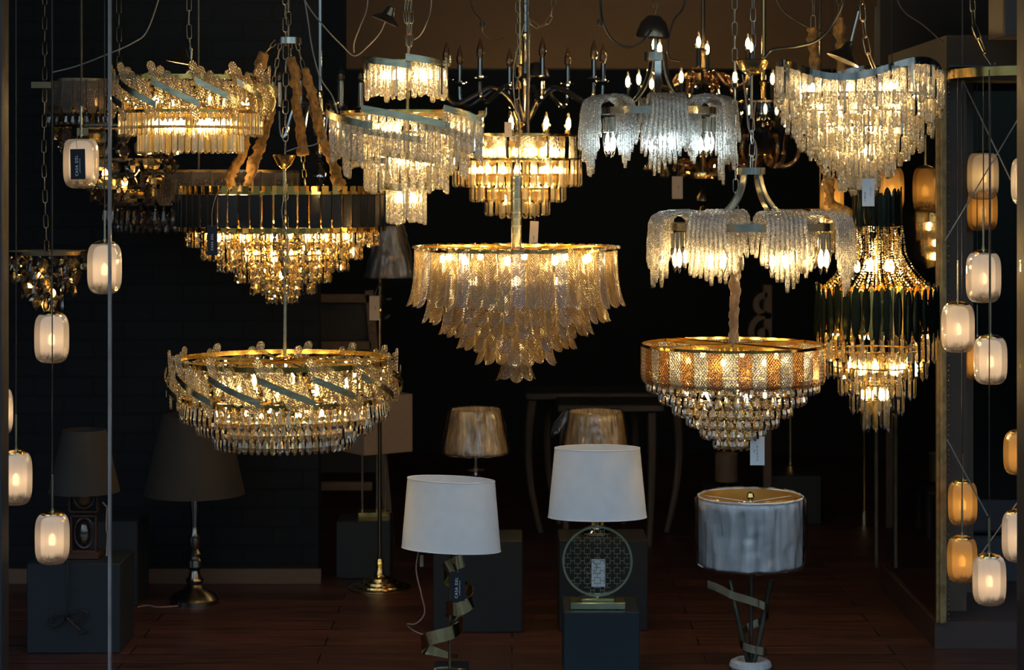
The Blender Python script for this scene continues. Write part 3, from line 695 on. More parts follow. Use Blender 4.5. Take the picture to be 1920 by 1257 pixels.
c.part(MB().tube([c.q(765, 100), c.q(763, 352)], .005), 'stem', BRASS)
for (r, y, m) in ((40, 140, 5), (80, 245, 8), (45, 300, 5), (14, 370, 2)):
    for i in range(m):
        a = 2 * PI * i / m + .6; c.bulb(762 + r * math.cos(a), y, r * math.sin(a), EMG, h=20, w=5)
for dx in (-5, 0, 6): c.part(chain_mb([c.q(765 + dx, -110), c.q(765 + dx, 20), c.q(768 + dx * .5, 70), c.q(765, 108)], .035, .014), 'chain', CHAINM)
c.part(MB().lathe([(.003, .05), (.012, .046), (.02, .02), (.046, 0), (.048, -.004), (0, -.002)], 20, M=Matrix.Translation(c.q(722, 38, .02)) @ Matrix.Rotation(.42, 4, 'Y')), 'canopy', BRONZE)
c.finish()

# 5 ---- golden drum chandelier behind the pole
c = Ch('drum_chandelier', 'brightly lit golden crystal chandelier with a cut glass collar, behind the brass pole', 970, 300, 5.9)
k = c.s
oc = MB().lathe([(0, 0), (11 * k, -.004), (14 * k, -.02), (14 * k, -38 * k), (11 * k, -44 * k), (0, -46 * k)], 6, sy=.45)
c.ring('glass_block', oc, [G_HAM, G_GLD], 26, 112, c.z(256), ph=.05)
fl = fluted(52 * k, 6 * k, 6)
for (r, y, n) in ((116, 300, 48), (86, 328, 36), (56, 354, 24), (30, 358, 12)):
    c.ring('glass_rod', fl, [G_RIB, G_GLD], n, r, c.z(y), jz=1.5); c.band('tier_ring', GOLD, r, c.z(y), 5)
for (y, r) in ((255, 110), (300, 110)): c.band('frame_ring', GOLD, r, c.z(y), 5)
c.spokes(GOLD, 110, c.z(255), 3)
for (r, y, m) in ((75, 285, 9), (80, 320, 9), (45, 350, 6), (20, 375, 3)):
    for i in range(m):
        a = 2 * PI * i / m + .2; c.bulb(970 + r * math.cos(a), y, r * math.sin(a), h=18, w=5)
c.part(MB().tube([c.q(990, -140), c.q(990, 256)], .006), 'stem', BRONZE)
c.finish()

# 6, 7 ---- rings of draped frosted glass
def cascade(seed, W, top_h, inner, outer, li, lo, k):
    """one sheet of fused glass cords draped over the ring: local x tangent, y outward, origin on the ring"""
    rnd = random.Random(seed); m = MB(); n = 9
    for side in range(1):
        for i in range(n):
            u = -1 + 2 * i / (n - 1); x = u * W / 2 * k
            prof = 1 - abs(u) ** 1.6 * .55
            l_o = (lo * prof * rnd.uniform(.72, 1.08) + rnd.choice((0, 0, 10, 18))) * k; l_i = li * prof * rnd.uniform(.8, 1.12) * k
            pts = []; wob = rnd.uniform(-3, 3) * k; fan = u * 6 * k
            yi, yo, h = -inner * k, outer * k, top_h * k
            pts.append((x + wob + fan, yi, -l_i)); pts.append((x + fan * .5, yi - 1 * k, -l_i * .5)); pts.append((x, yi * .96, -.004))
            for j in range(1, 8):
                a = PI - PI * j / 8; pts.append((x, (yi + yo) / 2 + (yo - yi) / 2 * math.cos(a), h * math.sin(a) ** .8))
            pts.append((x, yo * 1.0, -.006)); pts.append((x + fan * .6, yo * 1.03, -l_o * .5)); pts.append((x + fan + wob, yo * 1.06, -l_o))
            q = spline(pts, 4); r0 = W / n * .64 * k
            R = [r0 * (.88 + .12 * math.sin(j * 1.3 + i)) for j in range(len(q))]; R[0] = R[-1] = r0 * .62; R[1] = R[-2] = r0 * .95
            m.tube(q, R, 7)
    return m
def draped(label, cx, cy, Y, R, angs, W, em, hub, arms, bulbs_y, canopy, ny=(120, 95), ring_h=13):
    c = Ch('draped_glass_chandelier', label, cx, cy, Y); k = c.s
    c.band('ring', NICKEL, R, 0, ring_h, .012)
    for j, a in enumerate(angs):
        A = math.radians(a)
        M = Matrix.Translation((R * k * math.cos(A), R * k * math.sin(A), 0)) @ Matrix.Rotation(A - PI / 2, 4, 'Z')
        c.part(cascade(j + int(R), W, 27, 36, 40, ny[1], ny[0], k), 'glass_cascade', G_FRO, 'all', M)
        for e in (-1, 1):
            aa = A + e * .09; x = cx + (R - 2) * math.cos(aa); d = (R - 2) * math.sin(aa)
            c.part(MB().lathe([(0, -12 * k), (6 * k, -12 * k), (6 * k, -40 * k), (0, -40 * k)], 12, (R * k * math.cos(aa), d * k, 0)), 'lamp_socket', NICKEL)
            c.bulb(x, cy + 60, d, em, h=26, w=5.5, up=False, env=ENV)
    hx, hy, hw, hh = hub
    c.part(MB().lathe([(0, hh / 2 * k), (hw * k, hh / 2 * k), (hw * k, -hh / 2 * k), (0, -hh / 2 * k)], 24, c.q(hx, hy)), 'hub', NICKEL)
    for a in arms:
        A = math.radians(a); pts = []; nr = []; up = []
        for t in range(15):
            s_ = t / 14; e = PI / 2 * s_; rr = (hw * .7 + (R - hw * .7) * (1 - math.cos(e)) ** 1.0) * k
            zz = c.z(hy + (cy - hy) * math.sin(e)); pts.append(Vector((rr * math.cos(A), rr * math.sin(A), zz)))
        for t in range(15):
            d = (pts[min(14, t + 1)] - pts[max(0, t - 1)]).normalized(); tan = Vector((-math.sin(A), math.cos(A), 0)); nr.append(d.cross(tan)); up.append(tan)
        c.part(MB().sweep(pts, nr, up, 12 * k, .006), 'curved_arm', NICKEL)
    return c
c = draped('upper frosted glass draped ring chandelier with cold white bulbs', 1234, 209, 5.35, 106, [-86, -28, 30, 88, 150, 208], 60, EMC, (1229, 106, 21, 16), (-150, -95, -35, 30, 90, 150), 262, None, ny=(112, 96))
k = c.s
c.part(MB().lathe([(0, 42 * k), (12 * k, 40 * k), (24 * k, 28 * k), (31 * k, 8 * k), (32 * k, 0), (29 * k, 1 * k), (0, 20 * k)], 24, M=Matrix.Translation(c.q(1223, 71, -.02)) @ Matrix.Rotation(.06, 4, 'Y')), 'canopy', BRONZE)
c.part(MB().tube([c.q(1229, 60), c.q(1229, 100)], .006), 'stem', NICKEL)
c.part(chain_mb([c.q(1233, -110), c.q(1228, 34)], .03, .014), 'chain', BRONZE)
c.finish()
c = draped('lower frosted glass draped ring chandelier with warm bulbs', 1409, 425, 5.05, 148, [-122, -77, -32, 13, 58, 103, 148, 193], 70, EMG, (1408, 321, 27, 13), (-140, -40, 50, 140), 480, None, ny=(118, 98), ring_h=14)
k = c.s
c.part(MB().lathe([(30 * k, 0), (31 * k, -2 * k), (26 * k, -17 * k), (14 * k, -27 * k), (3 * k, -30 * k), (0, -30 * k), (0, -26 * k), (24 * k, -14 * k), (29 * k, 0)], 28, c.q(1411, 112)), 'canopy', BRASS)
c.part(MB().tube([c.q(1409, 142), c.q(1409, 222)], .0045), 'stem', NICKEL)
c.part(chain_mb([c.q(1409, 222), c.q(1411, 262), c.q(1409, 316)], .042, .016), 'chain', CHAING)
c.part(chain_mb([c.q(1412, -130), c.q(1412, 112)], .04, .016), 'ceiling_chain', CHAING)
c.part(MB().tube(spline([c.q(1392, 140), c.q(1400, 200), c.q(1404, 240), c.q(1418, 275), c.q(1416, 318)]), .0022, 6), 'cable', TANC)
c.finish()

# 8 ---- wavy chrome band chandelier
c = Ch('wave_chandelier', 'hammered clear glass chandelier under a wavy chrome band, top right', 1610, 240, 5.1)
k = c.s
def wave(a): return -16 * math.cos(3 * (a - math.radians(250)))
c.band('wave_band', CHROME, 152, 0, 13, .004, 0, 2 * PI, zf=lambda a: c.z(136 - 1.0 * wave(a) * 1.0), n=120)
c.band('inner_band', CHROME, 88, 0, 8, .004, 0, 2 * PI, zf=lambda a: c.z(182 - .4 * wave(a)), n=90)
pk = [plank(L * k, 12.6 * k, .008, top=False) for L in (62, 70, 66)]; pk.append(fluted(64 * k, 6 * k, 6))
for (r, y, n) in ((152, 140, 60), (138, 176, 40), (116, 208, 44), (90, 234, 34), (84, 170, 26), (62, 262, 26), (34, 290, 14), (12, 292, 4)):
    c.ring('glass_plank', pk, [G_HAM, G_HAM, G_HAM, G_CLR], n, r, 0, zf=lambda a, y=y, r=r: c.z(y - wave(a) * r / 152), jz=4, jr=3, seed=n, ph=n * .2)
for (r, y) in ((132, 178), (110, 210), (84, 238), (56, 266)): c.band('frame_ring', CHROME, r, c.z(y), 4)
c.spokes(CHROME, 150, c.z(146), 3, 5, 4)
for (r, y, m) in ((112, 168, 9), (84, 205, 7), (55, 240, 6), (24, 280, 3)):
    for i in range(m):
        a = 2 * PI * i / m + .9; c.bulb(1610 + r * math.cos(a), y, r * math.sin(a), EMG, h=20, w=5)
c.part(chain_mb([c.q(1606, -120), c.q(1616, 0), c.q(1620, 60), c.q(1628, 100), c.q(1640, 130)], .055, .017, .002), 'chain', CHAINM)
c.part(MB().tube([c.q(1608, 22, -.02), c.q(1594, 78, -.02)], .0045), 'hook_rod', NICKEL)
c.part(MB().lathe([(.004, .060), (.012, .055), (.022, .028), (.052, 0), (.054, -.004), (0, -.002)], 20, M=Matrix.Translation(c.q(1578, 112, -.03)) @ Matrix.Rotation(.42, 4, 'Y')), 'canopy', BRONZE)
c.finish()

# 9 ---- amber drum with pear drops
c = Ch('tiered_drum_chandelier', 'amber and clear diamond-cut glass drum over tiers of pear drops, right', 1374, 700, 5.22)
k = c.s
hexp = MB().strip([(0, 0, 13 * k), (-52 * k, 0, 13 * k), (-62 * k, -2 * k, 12.5 * k), (-68 * k, -5 * k, 8 * k)], .006, 4)
c.ring('glass_panel', hexp, [G_AMBX, G_CLRX], 40, 170, c.z(650), ph=.02)
c.band('rim_ring', GOLD, 171, c.z(647), 5, .004); c.band('frame_ring', GOLD, 164, c.z(712), 6)
c.spokes(GOLD, 168, c.z(648), 2, 10, 8, ph=.55); c.spokes(GOLD, 168, c.z(648), 1, 10, 8, ph=2.3)
c.part(MB().lathe([(0, .004), (.05, .004), (.05, -.012), (0, -.012)], 20, (0, 0, c.z(651))), 'centre_boss', GOLD)
for (r, y1, n, L) in ((158, 735, 56, 34), (133, 758, 48, 36), (108, 780, 40, 36), (82, 801, 32, 36), (57, 823, 22, 36), (33, 843, 13, 36), (12, 843, 4, 34)):
    c.ring('pear_drop', drop(L * k, 6.6 * k, 6), [G_CLR, G_CLR, G_GLD], n, r, c.z(y1) + L * k, ph=n * .13); c.band('tier_ring', GOLD, r - 1, c.z(y1) + L * k, 3)
for i in range(8):
    a = 2 * PI * i / 8 + .5; c.bulb(1374 + 100 * math.cos(a), 672, 100 * math.sin(a), h=14, w=5)
for i in range(5):
    a = 2 * PI * i / 5; c.bulb(1374 + 60 * math.cos(a), 740, 60 * math.sin(a), h=16, w=4)
c.part(sleeve_mb([c.q(1374, 655), c.q(1376, 600), c.q(1378, 530), c.q(1377, 470), c.q(1380, 400)], 8.5 * k, 6, .3), 'fabric_sleeve', VELB, 'all')
c.part(chain_mb([c.q(1380, 410), c.q(1378, 200), c.q(1377, -130)], .042, .016), 'chain', CHAING)
c.finish()

# 10 ---- crowned leaf chandelier
c = Ch('crown_chandelier', 'tall gold chandelier with two crowns of dark leaves and pointed prisms', 1644, 560, 5.38)
k = c.s
def leaf(L, w):
    rows = [(-L * t, 0, w / 2 * max(.06, math.sin(PI * min(.999, max(.001, t))) ** .42)) for t in (.0, .03, .08, .16, .3, .5, .7, .84, .92, .97, 1.0)]
    return MB().strip(rows, .003, 4, 'cup')
lf = [leaf(96 * k, 17 * k), leaf(84 * k, 16 * k), leaf(100 * k, 17 * k)]
c.ring('dark_leaf', lf, LEAFM, 36, 114, c.z(535), jz=7, smooth=True, seed=3); c.band('frame_ring', GOLD, 108, c.z(560), 4); c.band('frame_ring', GOLD, 108, c.z(618), 5)
edge = leaf(98 * k, 20 * k)
c.ring('gold_leaf_backing', edge, GOLD, 36, 109, c.z(538), smooth=True, ph=.087, jz=5, seed=4)
lf2 = [leaf(84 * k, 17 * k), leaf(70 * k, 16 * k)]
c.ring('dark_leaf', lf2, LEAFM, 20, 46, c.z(358), jz=8, smooth=True, seed=5); c.band('frame_ring', GOLD, 42, c.z(385), 4); c.band('frame_ring', GOLD, 42, c.z(428), 4)
rows = MB()
rb = random.Random(5)
for i in range(64):                                        # swagged bead strings between the crowns
    a = 2 * PI * i / 64; ins = rb.choice((0, 0, -8, -16))
    for j in range(30):
        t = j / 29; rr = (46 + (60 + ins * .5) * max(0, (t - .35) / .65) ** 1.7 + 6 * math.sin(PI * t) + ins * math.sin(PI * t)) * k; zz = c.z(425 + 118 * t + rb.uniform(-1, 1))
        q_ = rb.uniform(1.5, 2.7) * k; rows.lathe([(0, q_), (q_, 0), (0, -q_)], 5, (rr * math.cos(a), rr * math.sin(a), zz))
o = c.part(rows, 'bead_strings', G_GLD, False); o['kind'] = 'stuff'
for (r, y1, n, L) in ((108, 680, 38, 60), (90, 712, 34, 56), (70, 746, 28, 58), (48, 778, 20, 58), (26, 811, 11, 60), (40, 726, 16, 60)):
    c.ring('prism', [rod(L * k, 5 * k, 4, 1.3), rod(L * k * .93, 4.6 * k, 4, 1.3)], [G_CLR, G_GLD, G_CLR], n, r, c.z(y1) + L * k, jz=3, seed=n, ph=n * .2); c.band('tier_ring', GOLD, r, c.z(y1) + L * k, 3)
for x, y, d in ((1625, 497, -30), (1660, 497, -25), (1640, 497, 40), (1675, 500, 20), (1610, 500, 20)): c.bulb(x, y, d, h=24, w=6)
for i in range(9):
    a = 2 * PI * i / 9 + .2; c.bulb(1644 + 84 * math.cos(a), 618, 84 * math.sin(a), h=28, w=5)
for i in range(5):  # this ring and the next: bulbs added to brighten the prisms
    a = 2 * PI * i / 5 + .2; c.bulb(1644 + 52 * math.cos(a), 690, 52 * math.sin(a), EMG, h=22, w=5)
for i in range(3):
    a = 2 * PI * i / 3 + .8; c.bulb(1644 + 20 * math.cos(a), 740, 20 * math.sin(a), EMG, h=20, w=4)
c.part(MB().tube([c.q(1644, 360), c.q(1644, 640)], .006), 'stem', GOLD)
c.spokes(GOLD, 108, c.z(618), 3); c.spokes(GOLD, 44, c.z(428), 2)
for (x0, x1, sd) in ((1556, 1600, 11), (1600, 1622, 12)):
    pass
for pts, sd in (([(1545, 40), (1553, 130), (1556, 250), (1562, 340), (1566, 385)], 11), ([(1600, 20), (1603, 150), (1606, 260), (1612, 350), (1622, 380)], 12)):
    c.part(sleeve_mb([c.q(x, y, .10 if y > 330 else .28) for x, y in pts], 8.5 * k, sd, .25), 'velvet_sleeve', VELV, 'all')
c.part(sleeve_mb([c.q(1566, 383, .10), c.q(1585, 396, .05), c.q(1602, 402, 0.0)], 8 * k, 13, .2), 'velvet_sleeve', VELV, 'all')
c.part(chain_mb([c.q(1551, -100, .3), c.q(1548, 45, .28)], .05, .016), 'chain', CHAINM)
c.part(chain_mb([c.q(1598, -100, .3), c.q(1600, 25, .28)], .05, .016), 'chain', CHAINM)
c.finish()

# ------------------------------------------------------------------ white glass capsule pendants
def capsule_glass(name, frost, amber=(.98, .95, .9)):
    m, t = _new(name); o = N(t, 'ShaderNodeOutputMaterial')
    tc = N(t, 'ShaderNodeTexCoord'); sx = N(t, 'ShaderNodeSeparateXYZ'); t.links.new(tc.outputs['Object'], sx.inputs[0])
    mp = N(t, 'ShaderNodeMapping'); mp.inputs['Rotation'].default_value = (0, .75, 0); mp.inputs['Scale'].default_value = (90, 30, 14); t.links.new(tc.outputs['Object'], mp.inputs[0])
    nz = N(t, 'ShaderNodeTexNoise'); nz.inputs['Scale'].default_value = 1; nz.inputs['Detail'].default_value = 4; t.links.new(mp.outputs[0], nz.inputs['Vector'])
    n2 = N(t, 'ShaderNodeTexNoise'); n2.inputs['Scale'].default_value = 11; t.links.new(tc.outputs['Object'], n2.inputs['Vector'])
    zz = math_(t, 'ADD', sx.outputs['Z'], math_(t, 'MULTIPLY', math_(t, 'SUBTRACT', n2.outputs[0], .5), .09))
    zz = math_(t, 'ADD', zz, math_(t, 'MULTIPLY', math_(t, 'SUBTRACT', nz.outputs[0], .5), .035))
    mr = N(t, 'ShaderNodeMapRange', interpolation_type='SMOOTHSTEP'); mr.inputs[1].default_value = -.066; mr.inputs[2].default_value = -.030; t.links.new(zz, mr.inputs[0])
    r = N(t, 'ShaderNodeMapRange'); r.inputs[1].default_value = .3; r.inputs[2].default_value = .7; r.inputs[3].default_value = .90; r.inputs[4].default_value = .985; t.links.new(nz.outputs[0], r.inputs[0])
    tr = N(t, 'ShaderNodeBsdfTranslucent'); tr.inputs[0].default_value = (*frost, 1); df = N(t, 'ShaderNodeBsdfDiffuse'); df.inputs[0].default_value = (*frost, 1)
    tp = N(t, 'ShaderNodeBsdfTransparent'); tp.inputs[0].default_value = (*amber, 1)
    rf = N(t, 'ShaderNodeBsdfRefraction'); rf.inputs['Roughness'].default_value = .5; rf.inputs['IOR'].default_value = 1.02; rf.inputs[0].default_value = (*amber, 1)
    gl = N(t, 'ShaderNodeBsdfGlossy'); gl.inputs['Roughness'].default_value = .06
    def mix(f, a, b):
        n = N(t, 'ShaderNodeMixShader')
        if isinstance(f, float): n.inputs[0].default_value = f
        else: t.links.new(f, n.inputs[0])
        t.links.new(a, n.inputs[1]); t.links.new(b, n.inputs[2]); return n.outputs[0]
    milk = mix(.28, tr.outputs[0], df.outputs[0]); hazy = mix(.25, tp.outputs[0], rf.outputs[0])
    fro = mix(r.outputs[0], hazy, milk); tk = N(t, 'ShaderNodeBsdfTransparent'); tk.inputs[0].default_value = (.90, .87, .82, 1); clr = mix(.12, tk.outputs[0], milk)
    body = mix(mr.outputs[0], clr, fro)
    fr = N(t, 'ShaderNodeFresnel'); fr.inputs['IOR'].default_value = 1.45
    t.links.new(mix(math_(t, 'MULTIPLY', fr.outputs[0], .45), body, gl.outputs[0]), o.inputs[0]); return m
CAPS = capsule_glass('streaked_frosted_capsule_glass', (.93, .90, .86))
CAPA = capsule_glass('amber_lit_capsule_glass', (.82, .56, .24), (.85, .62, .3))
PLATEZ = P(0, 140, 5.0).z + .004
def pendant(px, py, Y, label, w=64, h=95, stem=70, lit=True, mat=None, em=None, top=-60, group=None, stemx=0):
    c = Ch('capsule_pendant', label, px, py, Y, 'pendant lamp', group); k = c.s; R = w / 2 * k; H = h / 2 * k
    pr = [(R * .66, H * .985)]
    for i in range(25):
        a = PI / 2 - PI * i / 24; ca, sa = math.cos(a), math.sin(a)
        x = R * (abs(ca) ** .46); z = H * (1 if sa > 0 else -1) * abs(sa) ** .56
        if i == 0: continue
        pr.append((max(x, 1e-7) if i < 24 else 0, z))
    pr = [(R * .66, H * .97)] + [(r_, z_) for r_, z_ in pr[1:] if z_ < H * .96 and (r_ > R * .5 or z_ < 0)]
    g = MB().lathe(pr, 56)
    c.part(g, 'glass_shade', mat or CAPS, 'all')
    c.part(MB().lathe([(0, H + .006), (R * .35, H + .005), (R * .64, H - .001), (R * .70, H - .006), (R * .66, H - .009), (0, H - .006)], 24), 'cap', BRASS)
    c.part(MB().lathe([(0, 0), (.0035, 0), (.0035, -.9 * stem * k), (.0055, -.9 * stem * k), (.0055, -stem * k), (0, -stem * k)], 10, (0, 0, H + stem * k)), 'stem', BRUSH)
    zt_ = c.z(top) if not isinstance(top, str) else {'plate': PLATEZ, 'soffit': zt}[top] - c.root.location.z
    c.part(MB().tube([(0, 0, H + stem * k), (stemx * k, 0, zt_)], .0018, 6), 'cable', CABLE)
    c.bulb(px, py + 2, 0, em or EMP, h=24, w=7, n=20)
    c.finish(); return c
pendant(152, 306, 5.0, 'capsule pendant wearing a black tag, upper left', 66, 95, 60)
pendant(196, 503, 4.95, 'capsule pendant on the clear joint of the window, left side', 64, 97, 60)
pendant(97, 634, 4.98, 'capsule pendant below the small dark crystal fitting, far left', 64, 94, 70)
pendant(30, 897, 4.95, 'capsule pendant partly behind the left mullion, lower left', 60, 100, 70)
pendant(2, 772, 5.05, 'capsule pendant cut off by the left edge of the picture', 44, 88, 70)
pendant(98, 1010, 4.88, 'lowest capsule pendant on the left, above the slate plinth', 64, 96, 72)
pendant(1844, 520, 5.0, 'capsule pendant with diagonal streaks, just right of the gilt frame', 65, 96, 85, top='plate')
pendant(1796, 615, 5.08, 'capsule pendant overlapping the gilt frame', 62, 93, 80, top='plate')
pendant(1857, 676, 4.9, 'capsule pendant in front of a dim amber one, right', 62, 90, 70, top='plate')
pendant(1924, 340, 5.0, 'capsule pendant at the right edge, highest of the bright ones', 56, 90, 70, top='plate')
pendant(1855, 1088, 4.85, 'lowest bright capsule pendant on the right', 62, 94, 70, top='plate')
pendant(1912, 1006, 4.9, 'capsule pendant half hidden by the right mullion, lower right', 66, 96, 70, top='plate')
pendant(1843, 330, 5.7, 'dim grey-gold stand-in for a pendant reflection, upper one of the stacked pair on the right', 58, 90, 60, em=EMD, top='soffit')  # this and the next five: pendants added in place of mirror reflections
pendant(1842, 394, 5.95, 'dim amber stand-in for a pendant reflection, lower one of the stacked pair on the right', 56, 78, 60, mat=CAPA, em=EMD, top='soffit')
pendant(1832, 672, 5.8, 'dim amber stand-in for a pendant reflection behind the bright ones, right', 50, 80, 60, mat=CAPA, em=EMD, top='soffit')
pendant(1912, 850, 5.18, 'amber stand-in for a pendant reflection at the right edge above the half hidden one', 60, 82, 110, mat=CAPA, em=EMD, top='plate')
pendant(1805, 944, 5.42, 'amber stand-in for a pendant reflection beside the gilt frame, upper of two', 54, 84, 50, mat=CAPA, em=EMD)
pendant(1804, 1050, 5.3, 'amber stand-in for a pendant reflection beside the gilt frame, lower of two', 56, 86, 70, mat=CAPA, em=EMD)
pendant(1672, 356, 6.0, 'amber capsule pendant behind the wavy chandelier', 46, 86, 60, mat=CAPA, em=EMD)
pendant(1560, 372, 6.05, 'amber capsule pendant behind the draped glass, right', 44, 80, 60, mat=CAPA, em=EMD)

# the oval brass ceiling plate they hang from, with its stay wires and wiring
c = Ch('pendant_canopy', 'large round brass ring with black wiring on top, upper right corner', 1934, 140, 5.0, 'canopy'); k = c.s
c.band('ring', BRASS, 154, 0, 17, .006); c.band('inner_ring', CHROME, 146, c.z(140) + .004, 12, .004)
c.part(MB().lathe([(147 * k, .006), (147 * k, .010), (0, .010)], 48), 'plate', BLACKM)
for j in range(5):
    pts = [c.q(1775 + 34 * i + j * 3, 125 - 5 * noise.noise(Vector((i, j, 0))) * 2, -.05 + .03 * j + .02 * math.sin(i + j)) for i in range(6)]
    c.part(MB().tube(spline(pts), .004, 6), 'wiring', CABLE)
c.part(chain_mb([c.q(1815, -60, -.03), c.q(1822, 50, -.03), c.q(1840, 95, -.03), c.q(1858, 122, -.03)], .045, .016, .002), 'chain', BRONZE)
for a, b, d in (((1808, 150), (1898, 338), .02), ((1930, 195), (1776, 452), .03)):
    c.part(MB().tube([c.q(*a, d), c.q(*b, d)], .0022, 6), 'stay_wire', CLEARC)
c.finish()
for a, b, Y, lab in (((1776, 825), (1852, 968), 4.82, 'thin steel stay wire slanting down beside the gilt frame'), ((1920, 925), (1838, 1042), 5.3, 'thin steel stay wire slanting up to the right mullion')):
    o = MB().tube([Vector((0, 0, 0)), P(*b, Y) - P(*a, Y)], .002, 6).build('stay_wire', CLEARC, None); o.location = P(*a, Y); tag(o, lab, 'wire')

# ------------------------------------------------------------------ candle chandeliers further back
def candelabra(label, cx, cy, Y, R, n, ycup, yhub, ydip, sleeve, lit, armm, slm, ph=0.0, stem=(0, 300), tiers=None, fin=True, top=0, bh=22, name='candle_chandelier', arch=False):
    c = Ch(name, label, cx, cy, Y); k = c.s
    def tier(R, n, ycup, yhub, ydip, sleeve, lit, ph):
        for i in range(n):
            a = ph + 2 * PI * i / n; ca, sa = math.cos(a), math.sin(a)
            def Q(r, y): return Vector((r * k * ca, r * k * sa, c.z(y)))
            path = [Q(6, yhub), Q(R * .28, yhub - 14), Q(R * .5, (yhub + ydip) / 2), Q(R * .72, ydip), Q(R * .93, ydip - 6), Q(R, ycup + 4)]
            if arch: path = [Q(8, yhub + 22), Q(R * .2, yhub - 18), Q(R * .42, yhub - 40), Q(R * .66, yhub - 24), Q(R * .86, ydip + 6), Q(R * .98, ydip - 4), Q(R, ycup + 4)]
            c.part(MB().tube(spline(path, 6), 4.0 * k, 8), 'arm', armm)
            c.part(MB().lathe([(0, 0), (13 * k, 3 * k), (14 * k, 5 * k), (5 * k, 3.5 * k), (5 * k, 8 * k), (0, 8 * k)], 14, Q(R, ycup)), 'cup', BRASS if lit else CHROME)
            c.part(MB().lathe([(0, 0), (4.6 * k, 0), (4.6 * k, sleeve * k), (0, sleeve * k)], 10, Q(R, ycup - 4)), 'candle_sleeve', slm)
            x, d = cx + R * ca, R * sa; yb = ycup - 4 - sleeve - bh * .5
            if lit: c.bulb(x, yb, d, EMW, h=bh * .8, w=3.6, env=ENV, er=7)
            else:
                H = bh * 1.9 * k; r_ = 7 * k
                c.part(MB().lathe([(r_ * .45, 0), (r_ * .9, H * .14), (r_, H * .3), (r_ * .7, H * .6), (r_ * .25, H * .85), (0, H)], 10, Q(R, ycup - 4 - sleeve)), 'bulb', ENVA, 'all')
    tier(R, n, ycup, yhub, ydip, sleeve, lit, ph)
    for T in (tiers or []): tier(*T)
    y0, y1 = stem
    c.part(MB().lathe([(0, c.z(top)), (4 * k, c.z(top)), (4 * k, c.z(y0)), (9 * k, c.z(y0 + 4)), (5 * k, c.z(y0 + 14)), (5 * k, c.z((y0 + y1) / 2 - 10)), (13 * k, c.z((y0 + y1) / 2)), (7 * k, c.z((y0 + y1) / 2 + 14)), (10 * k, c.z(y1 - 16)), (6 * k, c.z(y1 - 6)), (0, c.z(y1))], 16), 'stem', armm)
    if fin: c.part(MB().lathe([(0, 0), (9 * k, -5 * k), (4 * k, -12 * k), (12 * k, -24 * k), (13 * k, -32 * k), (5 * k, -42 * k), (8 * k, -50 * k), (0, -60 * k)], 16, c.q(cx, y1)), 'finial', armm)
    return c
c = candelabra('dark chrome eight-arm candle chandelier with unlit amber bulbs, behind the brass pole', 985, 200, 6.35, 150, 8, 155, 205, 190, 34, False, CHROME, CHROME, ph=.2, stem=(60, 235), top=-150, bh=20, arch=True)
c.part(MB().lathe([(0, 28 * c.s), (14 * c.s, 24 * c.s), (22 * c.s, 10 * c.s), (24 * c.s, 0), (0, 0)], 20, c.q(1006, 142, .05)), 'canopy', BRONZE)
c.finish()
c = candelabra('brass candle chandelier with a low ring of lit bulbs, behind the golden drum', 975, 245, 7.0, 96, 9, 262, 275, 285, 14, True, BRASS, BRASS, ph=.35, stem=(120, 300), top=-150, bh=24, fin=False)
c.finish()
c = candelabra('two-tier candle chandelier with lit bulbs and black sleeves, behind the upper draped ring', 1318, 230, 6.75, 100, 6, 138, 150, 165, 38, True, AMB if False else BRONZE, BLACKP, ph=.35, stem=(90, 345), top=-150, bh=22,
               tiers=[(142, 9, 222, 215, 262, 56, True, .15)], fin=True)
k = c.s
gcol = MB().lathe([(0, 0), (16 * k, 0), (30 * k, -22 * k), (34 * k, -50 * k), (26 * k, -78 * k), (24 * k, -78 * k), (31 * k, -50 * k), (27 * k, -22 * k), (14 * k, -3 * k)], 20, c.q(1318, 145))
c.part(gcol, 'glass_bowl', SMOKE, 'all')
for i in range(8):
    a = 2 * PI * i / 8 + .2; Q = lambda r, y: Vector((r * k * math.cos(a), r * k * math.sin(a), c.z(y)))
    c.part(MB().tube(spline([Q(24, 150), Q(40, 140), Q(56, 152), Q(62, 178)], 6), 4 * k, 8), 'glass_scroll', G_AMB, 'all')
    c.part(MB().tube(spline([Q(20, 318), Q(60, 302), Q(100, 305), Q(112, 320)], 6), 4 * k, 8), 'lower_scroll', G_AMB, 'all')
    c.part(drop(30 * k, 7 * k, 7), 'crystal_drop', G_GLD, False, Matrix.Translation(Q(78, 305)))
c.part(MB().lathe([(0, 6 * k), (34 * k, 6 * k), (36 * k, 0), (34 * k, -7 * k), (0, -7 * k)], 24, c.q(1318, 328)), 'hub', BRASS)
c.finish()
c = candelabra('smoked glass cylinder chandelier with amber scroll arms, left of the wavy one', 1432, 250, 6.4, 30, 3, 262, 290, 300, 40, True, BRASS, BRASS, ph=.5, stem=(150, 300), top=-150, bh=26, fin=False)
k = c.s
c.part(MB().lathe([(46 * k, c.z(190)), (47 * k, c.z(195)), (46 * k, c.z(290)), (44 * k, c.z(290)), (44 * k, c.z(190))], 30), 'glass_cylinder', SMOKE, 'all')
c.part(MB().lathe([(48 * k, c.z(189)), (49 * k, c.z(192)), (48 * k, c.z(195)), (44 * k, c.z(192))], 30), 'glass_rim', BRASS, 'all')
for i in range(6):
    a = 2 * PI * i / 6 - .25; Q = lambda r, y: Vector((r * k * math.cos(a), r * k * math.sin(a), c.z(y)))
    m_ = MB().tube(spline([Q(8, 300), Q(34, 312), Q(56, 304), Q(66, 282), Q(60, 258), Q(50, 256)], 8), 4.2 * k, 7)
    c.part(m_, 'glass_scroll', G_AMB, 'all')
